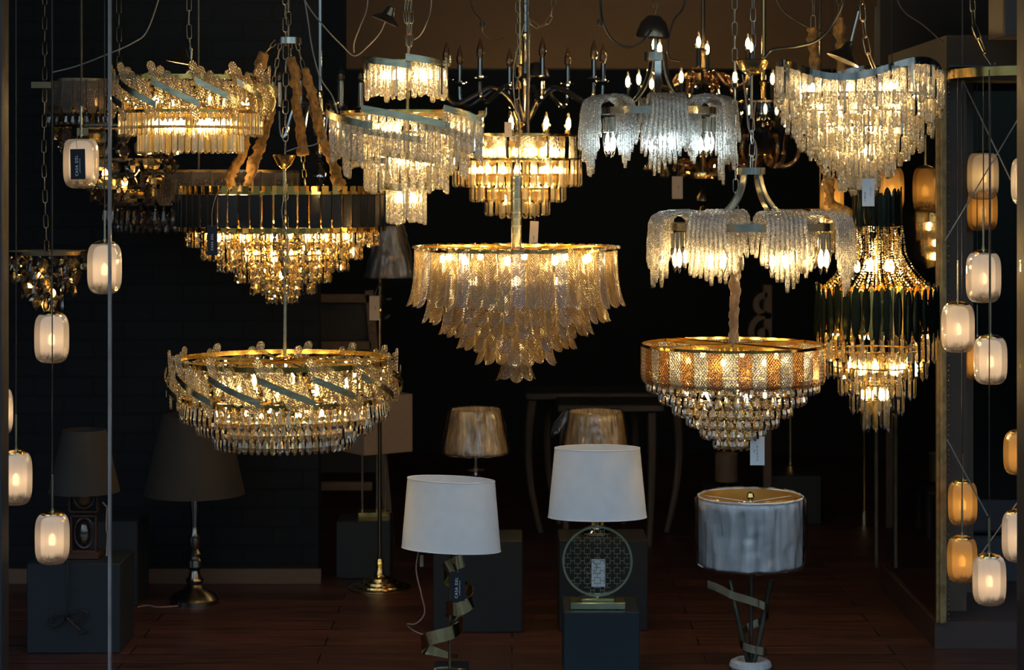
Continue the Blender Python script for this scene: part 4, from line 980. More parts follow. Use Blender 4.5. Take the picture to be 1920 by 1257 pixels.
c.part(MB().tube(spline([c.q(1405, 250, -.1), c.q(1408, 215, -.1), c.q(1412, 190, -.1)], 5), .003, 6), 'cord', TANC)
c.finish()
c = candelabra('chrome candle chandelier with unlit bulbs, behind the gold velvet sleeves', 600, 250, 6.2, 76, 6, 205, 232, 250, 46, False, CHROME, NICKEL, ph=.1, stem=(170, 300), top=-150, bh=16, fin=True, arch=True)
c.finish()

c = Ch('cluster_chandelier', 'small bright gold crystal cluster glimpsed between the lower draped ring and the crowned chandelier', 1538, 445, 6.5); k = c.s
c.band('frame_ring', BRASS, 34, c.z(394), 4)
for (r, y, n) in ((33, 396, 16), (24, 420, 12), (13, 444, 7)): c.ring('glass_plank', plank(56 * k, 9 * k, .008), [G_GLD, G_HAM], n, r, c.z(y), jz=5, seed=n)
for x, y, d_ in ((1528, 410, -8), (1548, 425, 6), (1536, 455, -4), (1542, 480, 0)): c.bulb(x, y, d_, h=16, w=5)
c.part(MB().tube([(0, 0, c.z(394)), (0, 0, c.z(-110))], .004), 'stem', BRONZE); c.finish()

# ------------------------------------------------------------------ dim crystal fittings in the background on the left
c = Ch('gem_chandelier', 'unlit-looking fitting of large cut gems glinting behind the tagged pendant, upper left', 228, 300, 5.75); k = c.s
c.band('frame_ring', BRONZE, 122, c.z(238), 4); c.band('frame_ring', BRONZE, 90, c.z(300), 4)
gem = MB().lathe([(0, 0), (6 * k, -3 * k), (13 * k, -14 * k), (7 * k, -26 * k), (0, -33 * k)], 8); gs = MB().lathe([(0, 0), (8 * k, -8 * k), (0, -18 * k)], 6)
oct_ = MB().lathe([(0, 0), (16 * k, -3 * k), (20 * k, -8 * k), (20 * k, -20 * k), (16 * k, -26 * k), (0, -29 * k)], 8, sy=.4)
for (r, y, n) in ((120, 240, 18), (108, 266, 18), (92, 296, 16), (74, 325, 14), (50, 348, 10), (24, 352, 5)):
    c.ring('cut_gem', [gem, oct_, gs], [G_DRK, G_GLD, G_DRK], n, r, c.z(y), jz=6, jr=6, seed=n, ph=n * .1)
for x, y, d in ((205, 325, -40), (262, 322, -30), (228, 340, 30)): c.bulb(x, y, d, EMD, h=18, w=6)
c.part(chain_mb([c.q(222, -110), c.q(224, 130), c.q(226, 240)], .05, .017), 'chain', BRONZE)
c.finish()
c = Ch('gem_chandelier', 'small dark gem fitting glinting behind the far left pendants', 88, 520, 5.6); k = c.s
c.band('frame_ring', BRONZE, 74, c.z(474), 7); c.spokes(BRONZE, 72, c.z(472), 2)
for (r, y, n) in ((72, 478, 22), (60, 500, 18), (44, 522, 14), (26, 545, 9), (10, 562, 3)):
    c.ring('cut_gem', [gs, drop(34 * k, 6 * k, 6), gem], [G_DRK, G_DRK, G_GLD], n, r, c.z(y), jz=8, jr=8, seed=n)
for x, y, d in ((80, 515, -20), (103, 548, -14), (84, 572, 0)): c.bulb(x, y, d, EMD, h=14, w=5)
c.part(MB().bbox(c.q(80, 160), (40 * k, .05, 15 * k), .003), 'ceiling_plate', BRONZE)
c.part(chain_mb([c.q(84, -110), c.q(84, 150)], .045, .015), 'chain', BRONZE)
c.part(chain_mb([c.q(84, 168), c.q(82, 300), c.q(88, 474)], .045, .015), 'lower_chain', CHAINM)
c.finish()
def dimdrum(label, cx, cy, Y, R, n, y0, Lp, rows, up, glow=()):
    c = Ch('dim_drum_chandelier', label, cx, cy, Y); k = c.s; w = 2 * PI * R / n * .49
    hx = MB().strip([(0, 0, w * k), (-(Lp - 14) * k, 0, w * k), (-Lp * k, -4 * k, w * .6 * k)], .006, 4)
    c.ring('glass_panel', hx, G_DRKX, n, R, c.z(y0)); c.band('rim_ring', BRONZE, R + 1, c.z(y0), 5); c.band('frame_ring', BRONZE, R - 6, c.z(y0 + Lp - 8), 4)
    c.spokes(BRONZE, R, c.z(y0 + 2), 3)
    for (r, y, m, L) in rows: c.ring('crystal_drop', drop(L * k, 6 * k, 6), G_DRK, m, r, c.z(y), ph=m * .1)
    for (x, y, d) in glow: c.bulb(x, y, d, EMD, h=16, w=4)
    c.part(MB().tube([(0, 0, c.z(y0)), (0, 0, c.z(up))], .005), 'stem', BRONZE); c.finish(); return c
dimdrum('dim brown diamond-glass drum fitting behind the black panel chandelier', 372, 350, 6.2, 186, 36, 322, 62, ((172, 382, 66, 40), (150, 400, 56, 36), (120, 396, 40, 34)), -110, ((300, 360, -60), (450, 355, 0)))
dimdrum('dim brown diamond-glass drum at the top left, above the gem fitting', 152, 190, 5.95, 66, 18, 152, 62, ((58, 212, 30, 26),), -110, ((186, 192, -20),))

# ------------------------------------------------------------------ shade lamps
SHADEW = solid('white_fabric_shade', (.80, .80, .80), .8, var=.04, scale=30, transl=.25)
SHADEG = solid('pearl_satin_shade', (.86, .86, .88), .5, var=.10, scale=5, stretch=(18, 18, 1), transl=.2)
LINING = solid('gold_foil_lining', (.72, .42, .10), .38, .7, .15)
SATIN = solid('champagne_pleated_satin', (.66, .47, .26), .36, var=.5, scale=6, stretch=(20, 20, 1), transl=.25, sheen=.3)
DARKSH = solid('dark_taupe_shade', (.019, .015, .011), .8, var=.1, transl=.1)
LINEN = solid('beige_linen_shade', (.36, .245, .16), .85, var=.08, scale=60, transl=.3)
SLATE = solid('slate_blue_painted_box', (.0065, .010, .0145), .55, spec=.35, var=.15, scale=4)
SLATEB = solid('charcoal_painted_box', (.0060, .0085, .0115), .6, spec=.35, var=.15, scale=4)
SLATEF = solid('dark_teal_blue_painted_box', (.0050, .0125, .018), .5, spec=.35, var=.12, scale=3)
PORC = solid('white_speckled_ceramic', (.36, .37, .39), .3, var=.25, scale=220)
PATB = solid('green_brass', (.34, .40, .28), .3, 1.0, .15)
STEMM = solid('dark_green_patina_metal', (.06, .065, .05), .35, .8, .3)
def wrap_film():
    m, t = _new('clear_plastic_wrap'); o = N(t, 'ShaderNodeOutputMaterial'); tc = N(t, 'ShaderNodeTexCoord')
    mp = N(t, 'ShaderNodeMapping'); mp.inputs['Scale'].default_value = (16, 16, 2.5); t.links.new(tc.outputs['Object'], mp.inputs[0])
    nz = N(t, 'ShaderNodeTexNoise'); nz.inputs['Scale'].default_value = 1.3; nz.inputs['Distortion'].default_value = .35; t.links.new(mp.outputs[0], nz.inputs['Vector'])
    nb = bumpnode(t, nz.outputs[0], .9, .02); tp = N(t, 'ShaderNodeBsdfTransparent'); tp.inputs[0].default_value = (.97, .97, .97, 1)
    gl = N(t, 'ShaderNodeBsdfGlossy'); gl.inputs['Roughness'].default_value = .12; t.links.new(nb, gl.inputs['Normal'])
    fr = N(t, 'ShaderNodeFresnel'); fr.inputs['IOR'].default_value = 1.5; t.links.new(nb, fr.inputs['Normal'])
    mx = N(t, 'ShaderNodeMixShader'); t.links.new(math_(t, 'ADD', math_(t, 'MULTIPLY', fr.outputs[0], .95), .045), mx.inputs[0])
    t.links.new(tp.outputs[0], mx.inputs[1]); t.links.new(gl.outputs[0], mx.inputs[2]); t.links.new(mx.outputs[0], o.inputs[0]); return m
FILM = wrap_film()
def shade_mb(zt, zb, rt, rb, sy=1.0, t=.0018, n=56, pleat=0.0, pn=40, seed=0):
    m = MB(); rows = 10; pr = []
    for i in range(rows + 1): e = i / rows; pr.append((rb + (rt - rb) * e, zb + (zt - zb) * e))
    for i in range(rows, -1, -1): e = i / rows; pr.append((rb + (rt - rb) * e - t, zb + (zt - zb) * e))
    pr.append(pr[0]); m.lathe(pr, n if not pleat else pn * 4, sy=sy)
    if pleat:
        for i, v in enumerate(m.v):
            a = math.atan2(v.y, v.x); e = (v.z - zb) / (zt - zb)
            d = pleat * (math.sin(a * pn + 3 * noise.noise(Vector((a * 3, e * 2, seed)))) + 1.5 * noise.noise(Vector((a * 6, e * 3, seed + 4))))
            if 0.03 < e < .97: m.v[i] = Vector((v.x * (1 + d), v.y * (1 + d), v.z))
    return m
def wrap_mb(zt, zb, rt, rb, amp, sy=1.0, seed=0, over=.012):
    m = MB(); n = 72; rows = 22; vs = []; fs = []
    for j in range(rows + 1):
        e = j / rows; z = zb - over + (zt - zb + 2 * over) * e; r0 = rb + (rt - rb) * e
        if e < .06: r0 *= .9 + e * 1.6
        if e > .95: r0 *= 1 - (e - .95) * 2.2
        for i in range(n):
            a = 2 * PI * i / n; q = Vector((math.cos(a) * 3, math.sin(a) * 3, e * 1.4 + seed))
            r = r0 + .004 + amp * (.5 + noise.noise(q * 1.6)) + amp * .6 * abs(noise.noise(q * 4))
            vs.append((r * math.cos(a), r * math.sin(a) * sy, z))
    for j in range(rows):
        for i in range(n): l = (i + 1) % n; fs.append((j * n + i, j * n + l, (j + 1) * n + l, (j + 1) * n + i))
    return m.add(vs, fs)
def fitter(c, zt, r, sy, name='spider_fitter'):
    m = MB()
    for i in range(3):
        a = PI * 2 * i / 3 + .5; m.tube([(0, 0, zt - .012), (r * math.cos(a), r * math.sin(a) * sy, zt - .004)], .0014, 5)
    m.tube([(.012 * math.cos(2 * PI * i / 10), .012 * math.sin(2 * PI * i / 10), zt - .012) for i in range(10)], .0014, 5, closed=True)
    return c.part(m, name, SHADEW)

# white oval shade lamp with a curling brass ribbon, on the floor in the centre
c = Ch('table_lamp', 'white oval-shaded lamp whose base is a curling brass ribbon, left of the disc lamp', 846, 1259, 5.32, 'lamp'); k = c.s
sh = shade_mb(c.z(899), c.z(1030), 82 * k, 93 * k, .58)
for i, v in enumerate(sh.v): sh.v[i] = Vector((v.x, v.y, v.z - v.x * .045))
c.part(sh, 'lamp_shade', SHADEW); fitter(c, c.z(904), 80 * k, .56)
for y, r in ((899.4, 82), (1029.6, 93)): c.part(MB().tube([(r * k * math.cos(2 * PI * i / 60), r * k * .58 * math.sin(2 * PI * i / 60), c.z(y) - r * k * math.cos(2 * PI * i / 60) * .045) for i in range(60)], .0016, 6, closed=True), 'shade_trim', SHADEW)
c.part(MB().bbox(c.q(846, 1254), (66 * k, .11, 14 * k), .003), 'base', BLACKP)
c.part(MB().tube([c.q(845, 1030), c.q(843, 1247)], .0055, 10), 'stem', BRONZE)
pts, nr, up, hs = [], [], [], []
KEY = [(870, 1050, -.012), (850, 1056, -.03), (834, 1070, -.012), (838, 1088, .02), (858, 1100, .035), (880, 1108, .012), (884, 1126, -.02), (862, 1138, -.036), (842, 1140, -.012), (838, 1146, .025), (858, 1158, .04), (866, 1172, .012), (848, 1182, -.034), (815, 1190, -.045), (794, 1202, -.02), (792, 1216, .012), (812, 1226, .036), (840, 1233, .03), (857, 1232, .008)]
kp = spline([c.q(*q_) for q_ in KEY], 6)
for i, p in enumerate(kp):
    dd = (kp[min(i + 1, len(kp) - 1)] - kp[max(i - 1, 0)]).normalized(); n_ = dd.cross(Vector((0, 0, 1))).normalized(); t = i / (len(kp) - 1)
    pts.append(p); nr.append(n_); up.append(n_.cross(dd) * -1 if n_.cross(dd).z < 0 else n_.cross(dd)); hs.append((25 if t < .80 else 25 - 90 * (t - .80)) * k)
c.part(MB().sweep(pts, nr, up, hs, .002), 'ribbon', solid('mirror_brass_ribbon', (.50, .45, .24), .10, 1.0, .1))
c.part(MB().tube(spline([c.q(785, 1030, .02), c.q(780, 1070, .01), c.q(790, 1115, 0), c.q(796, 1150, 0), c.q(780, 1170, 0), c.q(762, 1175, .03), c.q(775, 1190, .05), c.q(800, 1200, .05)]), .0022, 6), 'cord', TANC)
c.part(MB().bbox(c.q(790, 1054, .015), (7 * k, .01, 22 * k), .002), 'cord_switch', CLEARC)
c.finish()
# disc lamp
c = Ch('plinth_box', 'dark blue painted box under the disc lamp', 1125, 1259, 5.36, 'plinth'); k = c.s
px_z = P(0, 1147, 5.27).z
o = MB().bbox((0, 0, px_z / 2), (140 * k, .25, px_z), .003); c.root.location.z = 0
c.part(o, 'box_body', SLATEF)
c.part(MB().tube([(20 * k - .06, -.1255, px_z * .30), (.06, -.1255, px_z * .02)], .0008, 4), 'surface_scratch', SLATEB)
c.finish()
c = Ch('table_lamp', 'white oval-shaded lamp with a round fretwork disc base, on a dark blue box', 1120, 1140, 5.32, 'lamp'); k = c.s
c.root.location.z = px_z; c.py = HY + (EYE - px_z) / c.s
c.part(shade_mb(c.z(840), c.z(970), 80 * k, 92.5 * k, .58), 'lamp_shade', SHADEW); fitter(c, c.z(845), 78 * k, .56)
for y, r in ((840.4, 80), (969.6, 92.5)): c.part(MB().tube([(r * k * math.cos(2 * PI * i / 60), r * k * .58 * math.sin(2 * PI * i / 60), c.z(y)) for i in range(60)], .0016, 6, closed=True), 'shade_trim', SHADEW)
zb0 = c.z(1140)
c.part(MB().bbox((0, 0, .012), (104 * k, .085, .024), .003), 'base', PATB)
c.part(MB().bbox((0, 0, .024 + .005), (62 * k, .06, .010), .002), 'base_step', PATB)
cz = c.z(1052); R = 64 * k
c.part(MB().tube([(0, 0, .03), (0, 0, cz - R)], .006), 'lower_neck', BRUSH)
ring = [(R * math.cos(2 * PI * i / 72), 0, cz + R * math.sin(2 * PI * i / 72)) for i in range(72)]
nrm = [(math.cos(2 * PI * i / 72), 0, math.sin(2 * PI * i / 72)) for i in range(72)]
c.part(MB().sweep(ring, nrm, Vector((0, 1, 0)), .022, .007, True), 'disc_ring', PATB)
gm = MB(); cell = 18.6 * k; wln = .0017
def seg(x0, z0, x1, z1):
    a, b = Vector((x0, z0)), Vector((x1, z1)); m_ = (a + b) / 2
    if a.length < R * .985 and b.length < R * .985: gm.box((m_.x, 0, cz + m_.y), (abs(x1 - x0) + wln, .003, abs(z1 - z0) + wln))
for i in range(-4, 5):
    for j in range(-4, 5):
        x, z = i * cell, j * cell; s_ = cell * .30
        if (i + j) % 1 == 0:
            seg(x - s_, z - s_, x + s_, z - s_); seg(x - s_, z + s_, x + s_, z + s_); seg(x - s_, z - s_, x - s_, z + s_); seg(x + s_, z - s_, x + s_, z + s_)
            seg(x + s_, z, x + cell - s_, z); seg(x, z + s_, x, z + cell - s_)
c.part(gm, 'fretwork', PATB, False)
c.part(MB().tube([(0, 0, cz + R), (0, 0, c.z(960))], .007), 'neck', BRASS)
for sx in (-1, 1): c.part(MB().lathe([(0, .018), (.004, .012), (.006, .004), (.004, 0), (0, -.002)], 10, (sx * 9 * k, 0, cz + R + .002)), 'finial', GOLD)
c.finish()
# pearl drum shade lamp wrapped in plastic
c = Ch('table_lamp', 'pearl drum-shaded lamp wrapped in clear plastic, with a twisted ribbon base, lower right', 1407, 1262, 5.34, 'lamp'); k = c.s
c.part(shade_mb(c.z(930), c.z(1058), 97 * k, 97 * k), 'lamp_shade', SHADEG)
c.part(shade_mb(c.z(931), c.z(1057), 95.6 * k, 95.6 * k), 'shade_lining', LINING)
for y in (931, 1057): c.part(MB().tube([(97.5 * k * math.cos(2 * PI * i / 60), 97.5 * k * math.sin(2 * PI * i / 60), c.z(y)) for i in range(60)], .004, 8, closed=True), 'shade_trim', SHADEW)
c.part(wrap_mb(c.z(930), c.z(1060), 98 * k, 98 * k, .011, 1, 2, .006), 'plastic_wrap', FILM, 'all')
fitter(c, c.z(935), 94 * k, 1.0)
c.part(MB().lathe([(0, 0), (5 * k, 2 * k), (4 * k, 6 * k), (8 * k, 13 * k), (6 * k, 20 * k), (0, 23 * k)], 16, c.q(1407, 945)), 'finial', BRASS)
c.part(MB().tube([c.q(1409, 945), c.q(1408, 1245)], 4.2 * k, 10), 'stem', STEMM)
c.part(MB().tube(spline([c.q(1369, 1090, .01), c.q(1379, 1140, -.005), c.q(1390, 1190, -.01), c.q(1403, 1245, -.005)]), 5 * k, 10), 'branch', STEMM)
c.part(MB().tube(spline([c.q(1447, 1088, .01), c.q(1438, 1130, .015), c.q(1428, 1185, .01), c.q(1413, 1245, 0)]), 5 * k, 10), 'branch', STEMM)
rp = spline([c.q(1328, 1098, .02), c.q(1350, 1104, -.01), c.q(1372, 1113, -.035), c.q(1405, 1122, -.045), c.q(1434, 1136, -.03), c.q(1441, 1155, .01), c.q(1425, 1172, .04), c.q(1400, 1184, .035), c.q(1386, 1198, 0), c.q(1392, 1208, -.03), c.q(1412, 1214, -.038), c.q(1434, 1221, -.02), c.q(1437, 1232, .01)], 8)
nn, uu = [], []
for i, p in enumerate(rp):
    d = (rp[min(i + 1, len(rp) - 1)] - rp[max(i - 1, 0)]).normalized(); u_ = Vector((0, 0, 1)); n_ = d.cross(u_).normalized(); nn.append(n_); uu.append(u_)
c.part(MB().sweep(rp, nn, uu, 15 * k, .002), 'ribbon', solid('oxidised_brass_ribbon', (.45, .42, .28), .16, 1.0, .25))
c.part(MB().lathe([(0, .002), (.045, .002), (.062, .010), (.070, .024), (.066, .038), (.052, .045), (.044, .043), (.040, .034), (0, .03)], 32), 'bowl_base', PORC)
c.finish()

# two champagne shades behind, on charcoal boxes
def box_thing(label, x0, x1, yfront, ybot, depth, mat):
    Y = EYE * F / (ybot - HY) / YK; k = S(Y); h = EYE - (yfront - HY) * k
    c = Ch('plinth_box', label, (x0 + x1) / 2, ybot, Y, 'plinth'); c.root.location.z = 0
    c.part(MB().bbox((0, depth / 2, h / 2), ((x1 - x0) * k, depth, h), .003), 'box_body', mat); return Y, h
Yb, hb = box_thing('charcoal display box behind the ribbon lamp', 812, 980, 1015, 1187, .24, SLATEB)
Yb2, hb2 = box_thing('charcoal display box behind the disc lamp', 1048, 1215, 1014, 1184, .24, SLATEB)
def pleated_lamp(label, cx, Y, h, top, bot, rt, rb, seed, flap=False):
    c = Ch('table_lamp', label, cx, 1000, Y, 'lamp'); k = c.s; c.root.location.z = h; c.py = HY + (EYE - h) / k
    c.part(shade_mb(c.z(top), c.z(bot), rt * k, rb * k, 1, .0018, pleat=.012, pn=34, seed=seed), 'pleated_shade', SATIN)
    c.part(wrap_mb(c.z(top), c.z(bot), rt * k, rb * k, .007, 1, seed, .004), 'plastic_wrap', FILM, 'all')
    H = c.z(bot)
    c.part(MB().lathe([(0, .002), (.05, .002), (.05, .012), (.02, .022), (.012, .05), (.02, .08), (.009, .11), (.009, H - .10), (.026, H - .085), (.028, H - .08), (.008, H - .072), (.014, H - .055), (.006, H - .045), (.006, H + .02), (0, H + .02)], 18), 'glass_stem', CHROME)
    c.part(MB().lathe([(.03, H - .062), (.036, H - .058), (.03, H - .055), (0, H - .058)], 12), 'drip_dish', G_CLR)
    if flap: c.part(MB().strip([(0, 0, .004), (-.03, .004, .014), (-.07, .0, .02), (-.10, .006, .012), (-.12, .0, .004)], .001, 6, 'cup', M=Matrix.Translation((-rt * k * 1.02, -.01, c.z(top) + .012)) @ Matrix.Rotation(.55, 4, 'Y')), 'wrap_flap', FILM, 'all')
    c.finish()
pleated_lamp('champagne pleated shade lamp in plastic, above the ribbon lamp', 892, Yb + .10, hb, 768, 851, 45, 61, 3)
pleated_lamp('champagne pleated shade lamp in plastic, peeking over the disc lamp', 1117, Yb2 + .10, hb2, 772, 856, 49, 62, 8, True)

# left corner: boxes, dark glass lamp
Yl, hl = box_thing('slate box at the lower left with a bundled black cord on its front', 50, 225, 1057, 1226, .26, SLATE)
Yl2, hl2 = box_thing('slate box further back, right of the window joint on the left', 150, 258, 978, 1136, .24, SLATEB)
c = Ch('cord_bundle', 'tied bundle of black power cord hanging down the slate box front', 128, 1057, Yl - .01, 'cord'); k = c.s
m = MB()
for sx, r_ in ((-1, 20), (-1, 16), (1, 20), (1, 15)):
    pts = [c.q(126 + sx * (2 + r_ * (1 - math.cos(a)) * .9), 1158 + (8 if sx < 0 else -4) * (1 - math.cos(a)) * .6 + r_ * .55 * math.sin(a), -.004) for a in [2 * PI * i / 14 for i in range(15)]]
    m.tube(spline(pts, 3), .0028, 6)
c.part(m, 'cord_loops', CABLE)
c.part(MB().tube(spline([c.q(127, 1050, .0), c.q(127, 1100, -.006), c.q(126, 1158, -.006)]), .0028, 6), 'cord', CABLE)
c.part(MB().tube(spline([c.q(126, 1158, -.008), c.q(140, 1172, -.01), c.q(152, 1182, -.008)]), .0028, 6), 'cord_end', CABLE)
c.part(MB().bbox(c.q(157, 1184, -.008), (12 * k, .012, 8 * k), .002), 'plug', BLACKP); c.finish()
c = Ch('table_lamp', 'dark wooden open-frame lamp with amber ovals, on the left slate box', 158, 1050, Yl + .09, 'lamp'); k = c.s
c.root.location.z = hl; c.py = HY + (EYE - hl) / k
DW = solid('dark_mahogany', (.055, .022, .012), .3, var=.3, stretch=(6, 6, 1))
c.part(MB().bbox((0, 0, .011), (64 * k, .09, .022), .003), 'base', DW)
for j, (yc, w_, h_) in enumerate(((1000, 46, 66), (926, 52, 66), (856, 44, 62))):
    zc = c.z(yc); m = MB(); W, H = w_ / 2 * k, h_ / 2 * k
    for (x, z, sx_, sz_) in ((-W, 0, .006, 2 * H), (W, 0, .006, 2 * H), (0, -H, 2 * W, .006), (0, H, 2 * W, .006)): m.box((x, 0, zc + z), (sx_, .03, sz_))
    m.tube([(W * .8 * math.cos(a), 0, zc + H * .85 * math.sin(a)) for a in [2 * PI * i / 32 for i in range(32)]], .004, 8, closed=True)
    c.part(m, 'frame', DW)
    c.part(MB().lathe([(0, -H * .78), (W * .4, -H * .5), (W * .52, 0), (W * .4, H * .5), (0, H * .78)], 16, (0, 0, zc)), 'oval_bead', G_DRK if j != 1 else solid('amber_wood_bead', (.20, .09, .03), .3), 'all')
c.part(shade_mb(c.z(806), c.z(922), 40 * k, 66 * k), 'lamp_shade', DARKSH)
c.part(MB().tube(spline([c.q(198, 938, -.05), c.q(208, 950, -.05), c.q(212, 958, -.05)]), .003, 6), 'cord_knot', TANC)
c.part(MB().tube(spline([c.q(206, 945, -.05), c.q(205, 985, -.05), c.q(207, 1000, -.05), c.q(205, 1038, -.05)]), .003, 6), 'cord', TANC)
c.finish()
# candlestick floor lamp against the brick wall
c = Ch('floor_lamp', 'turned silver candlestick lamp with a big dark shade, in front of the black brick wall', 365, 1132, 6.19, 'lamp'); k = c.s; c.root.location.z = 0; c.py = HY + EYE / k
c.part(shade_mb(c.z(778), c.z(926), 60 * k, 94 * k), 'lamp_shade', DARKSH)
prof = [(0, .002)] + [(r * k, c.z(y)) for r, y in ((46, 1131), (47, 1122), (38, 1112), (20, 1104), (14, 1096), (17, 1088), (11, 1080), (9, 1070), (16, 1062), (15, 1050), (9, 1044), (14, 1038), (8, 1030), (13, 1022), (13, 1008), (7, 1000), (6, 985), (10, 950), (11, 930), (9, 900), (4, 890), (4, 800))] + [(0, c.z(800))]
c.part(MB().lathe(prof, 24), 'turned_stem', solid('tarnished_silver', (.26, .24, .22), .22, 1.0, .25))
c.part(MB().tube(spline([(-.05, -.08, .004), (-.12, -.1, .004), (-.17, -.07, .004), (-.2, -.1, .004)]), .003, 6), 'cord', TANC)
c.finish()
# brass floor lamp with wrapped shade
Yf = EYE * F / (1104 - HY) / YK
c = Ch('floor_lamp', 'floor lamp with stepped brass foot and grey plastic-wrapped shade, behind the low spiral chandelier', 712, 1104, Yf, 'lamp'); k = c.s; c.root.location.z = 0
prof = [(0, .002), (.125, .002), (.125, .008), (.10, .012), (.098, .018), (.075, .022), (.073, .030), (.05, .034), (.048, .044), (.026, .05), (.018, .062), (.013, .085)]
c.part(MB().lathe(prof + [(0, .085)], 36), 'stepped_foot', BRASS)
c.part(MB().lathe([(0, 0), (.012, 0), (.018, .018), (.012, .036), (0, .04)], 14, (0, 0, .082)), 'foot_knob', GOLD)
c.part(MB().tube([(0, 0, .12), (0, 0, c.z(520))], .008, 10), 'pole', BRONZE)
for y in (540, 562, 588): c.part(MB().lathe([(0, 0), (.010, .004), (.013, .012), (.010, .020), (0, .024)], 12, (0, 0, c.z(y))), 'collar', BRASS)
for x, y in ((728, 562), (725, 596)): c.part(MB().lathe([(0, -.018), (.013, -.013), (.018, 0), (.013, .013), (0, .018)], 16, c.q(x, y, .01)), 'glass_ball', SMOKE, 'all')
SILV = solid('grey_silver_shade', (.26, .24, .23), .45, var=.3, scale=5, stretch=(14, 14, 1), transl=.2)
sh = Matrix.Translation((16 * k, 0, 0))
c.part(shade_mb(c.z(424), c.z(520), 22 * k, 46 * k, 1, pleat=.01, pn=20, seed=5), 'lamp_shade', SILV, True, sh)
c.part(wrap_mb(c.z(422), c.z(522), 23 * k, 46 * k, .012, 1, 7, .004), 'plastic_wrap', FILM, 'all', sh)
c.part(MB().tube([(0, 0, c.z(520)), (16 * k, 0, c.z(505)), (16 * k, 0, c.z(430))], .005, 8), 'shade_bracket', BRONZE); c.finish()
# rectangular linen shade lamp on its box
Yr, hr = box_thing('charcoal box behind the stepped brass foot', 630, 732, 978, 1086, .22, SLATEB)
c = Ch('table_lamp', 'square beige linen shade lamp on a brass bar base, behind the dark pole', 700, 975, Yr + .09, 'lamp'); k = c.s; c.root.location.z = hr; c.py = HY + (EYE - hr) / k
R4 = Matrix.Rotation(.62, 4, 'Z'); H0, H1 = c.z(845), c.z(738); A_ = 105 * k
m = MB()
for sx, sy_, dx, dy in ((0, -1, A_, .003), (0, 1, A_, .003), (-1, 0, .003, A_), (1, 0, .003, A_)): m.box((sx * A_ / 2, sy_ * A_ / 2, (H0 + H1) / 2), (dx, dy, H1 - H0))
c.part(m, 'lamp_shade', LINEN, False, R4)
c.part(MB().bbox((0, 0, .012), (.13, .07, .024), .002), 'base', GOLD, True, Matrix.Rotation(.15, 4, 'Z'))
for x in (-.045, .015, .05): c.part(MB().bbox((x, 0, .024 + (H0 + .02 - .024) / 2), (.008, .008, H0 + .02 - .024), .001), 'upright', BRONZE)
c.part(MB().bbox((0, 0, H0 + .02), (.12, .01, .006), .001), 'cross_bar', BRONZE); c.finish()

# ------------------------------------------------------------------ furniture and lamps in the dark background
WOODB = solid('pale_beige_wood', (.16, .10, .058), .6, stretch=(2, 2, 12))
WOODD = solid('taupe_wood', (.060, .042, .027), .65)
c = Ch('wall_shelf_unit', 'beige wooden framed console with dark panels, behind the floor lamp', 640, 780, 7.2, 'console'); k = c.s; c.root.location.z = 0; c.py = HY + EYE / k
for nm, y, h in (('top_rail', 560, 16), ('middle_rail', 648, 16), ('lower_rail', 912, 16)):
    c.part(MB().bbox(c.q(642, y, 0), (112 * k, .03, h * k), .003), nm, WOODB)
c.part(MB().bbox(c.q(642, 604, .02), (108 * k, .012, 72 * k), .003), 'drawer_front', BLACKM)
c.part(MB().bbox(c.q(642, 780, .3), (110 * k, .012, 250 * k), .003), 'back_panel', BLACKM)
m = MB(); a, b = c.q(692, 545), c.q(730, 0); b = Vector((c.q(732, 0).x, 0, 0)); m.sweep([a, b], [Vector((0, 1, 0))] * 2, [Vector((1, 0, .1))] * 2, 15 * k, .03)
c.part(m, 'leg', WOODB); m = MB(); m.sweep([c.q(594, 545), Vector((c.q(590, 0).x, 0, 0))], [Vector((0, 1, 0))] * 2, [Vector((1, 0, .1))] * 2, 15 * k, .03); c.part(m, 'leg', WOODB); c.finish()
def curved_leg_table(label, x0, x1, ytop, Y, legs, cat, bend=10):
    c = Ch('dining_table' if cat == 'table' else 'dining_chair', label, (x0 + x1) / 2, 0, Y, cat); k = c.s; c.root.location.z = 0; c.py = HY + EYE / k
    c.part(MB().bbox(c.q((x0 + x1) / 2, ytop, .12), ((x1 - x0) * k, .34, 14 * k), .005), 'table_top' if cat == 'table' else 'seat', BLACKM)
    for (x, d, sg) in legs:
        zt = c.z(ytop + 8); pts = [Vector((c.q(x, 0).x + sg * bend * k * math.sin(PI * t) - sg * 16 * k * t * t, d, zt * (1 - t))) for t in [i / 10 for i in range(11)]]
        c.part(MB().tube(pts, [(9 - 3.5 * i / 10) * k for i in range(11)], 8), 'leg', WOODD)
    c.finish()
curved_leg_table('dark table with pale curved legs, in the gloom behind the champagne shades', 985, 1285, 742, 7.45, ((998, -.02, -1), (1034, .22, -1), (1190, .24, 1), (1266, 0, 1)), 'table')
curved_leg_table('dark chair with pale straight legs, under the far table', 1045, 1245, 764, 7.15, ((1058, 0, -.3), (1222, 0, .3)), 'chair', 4)
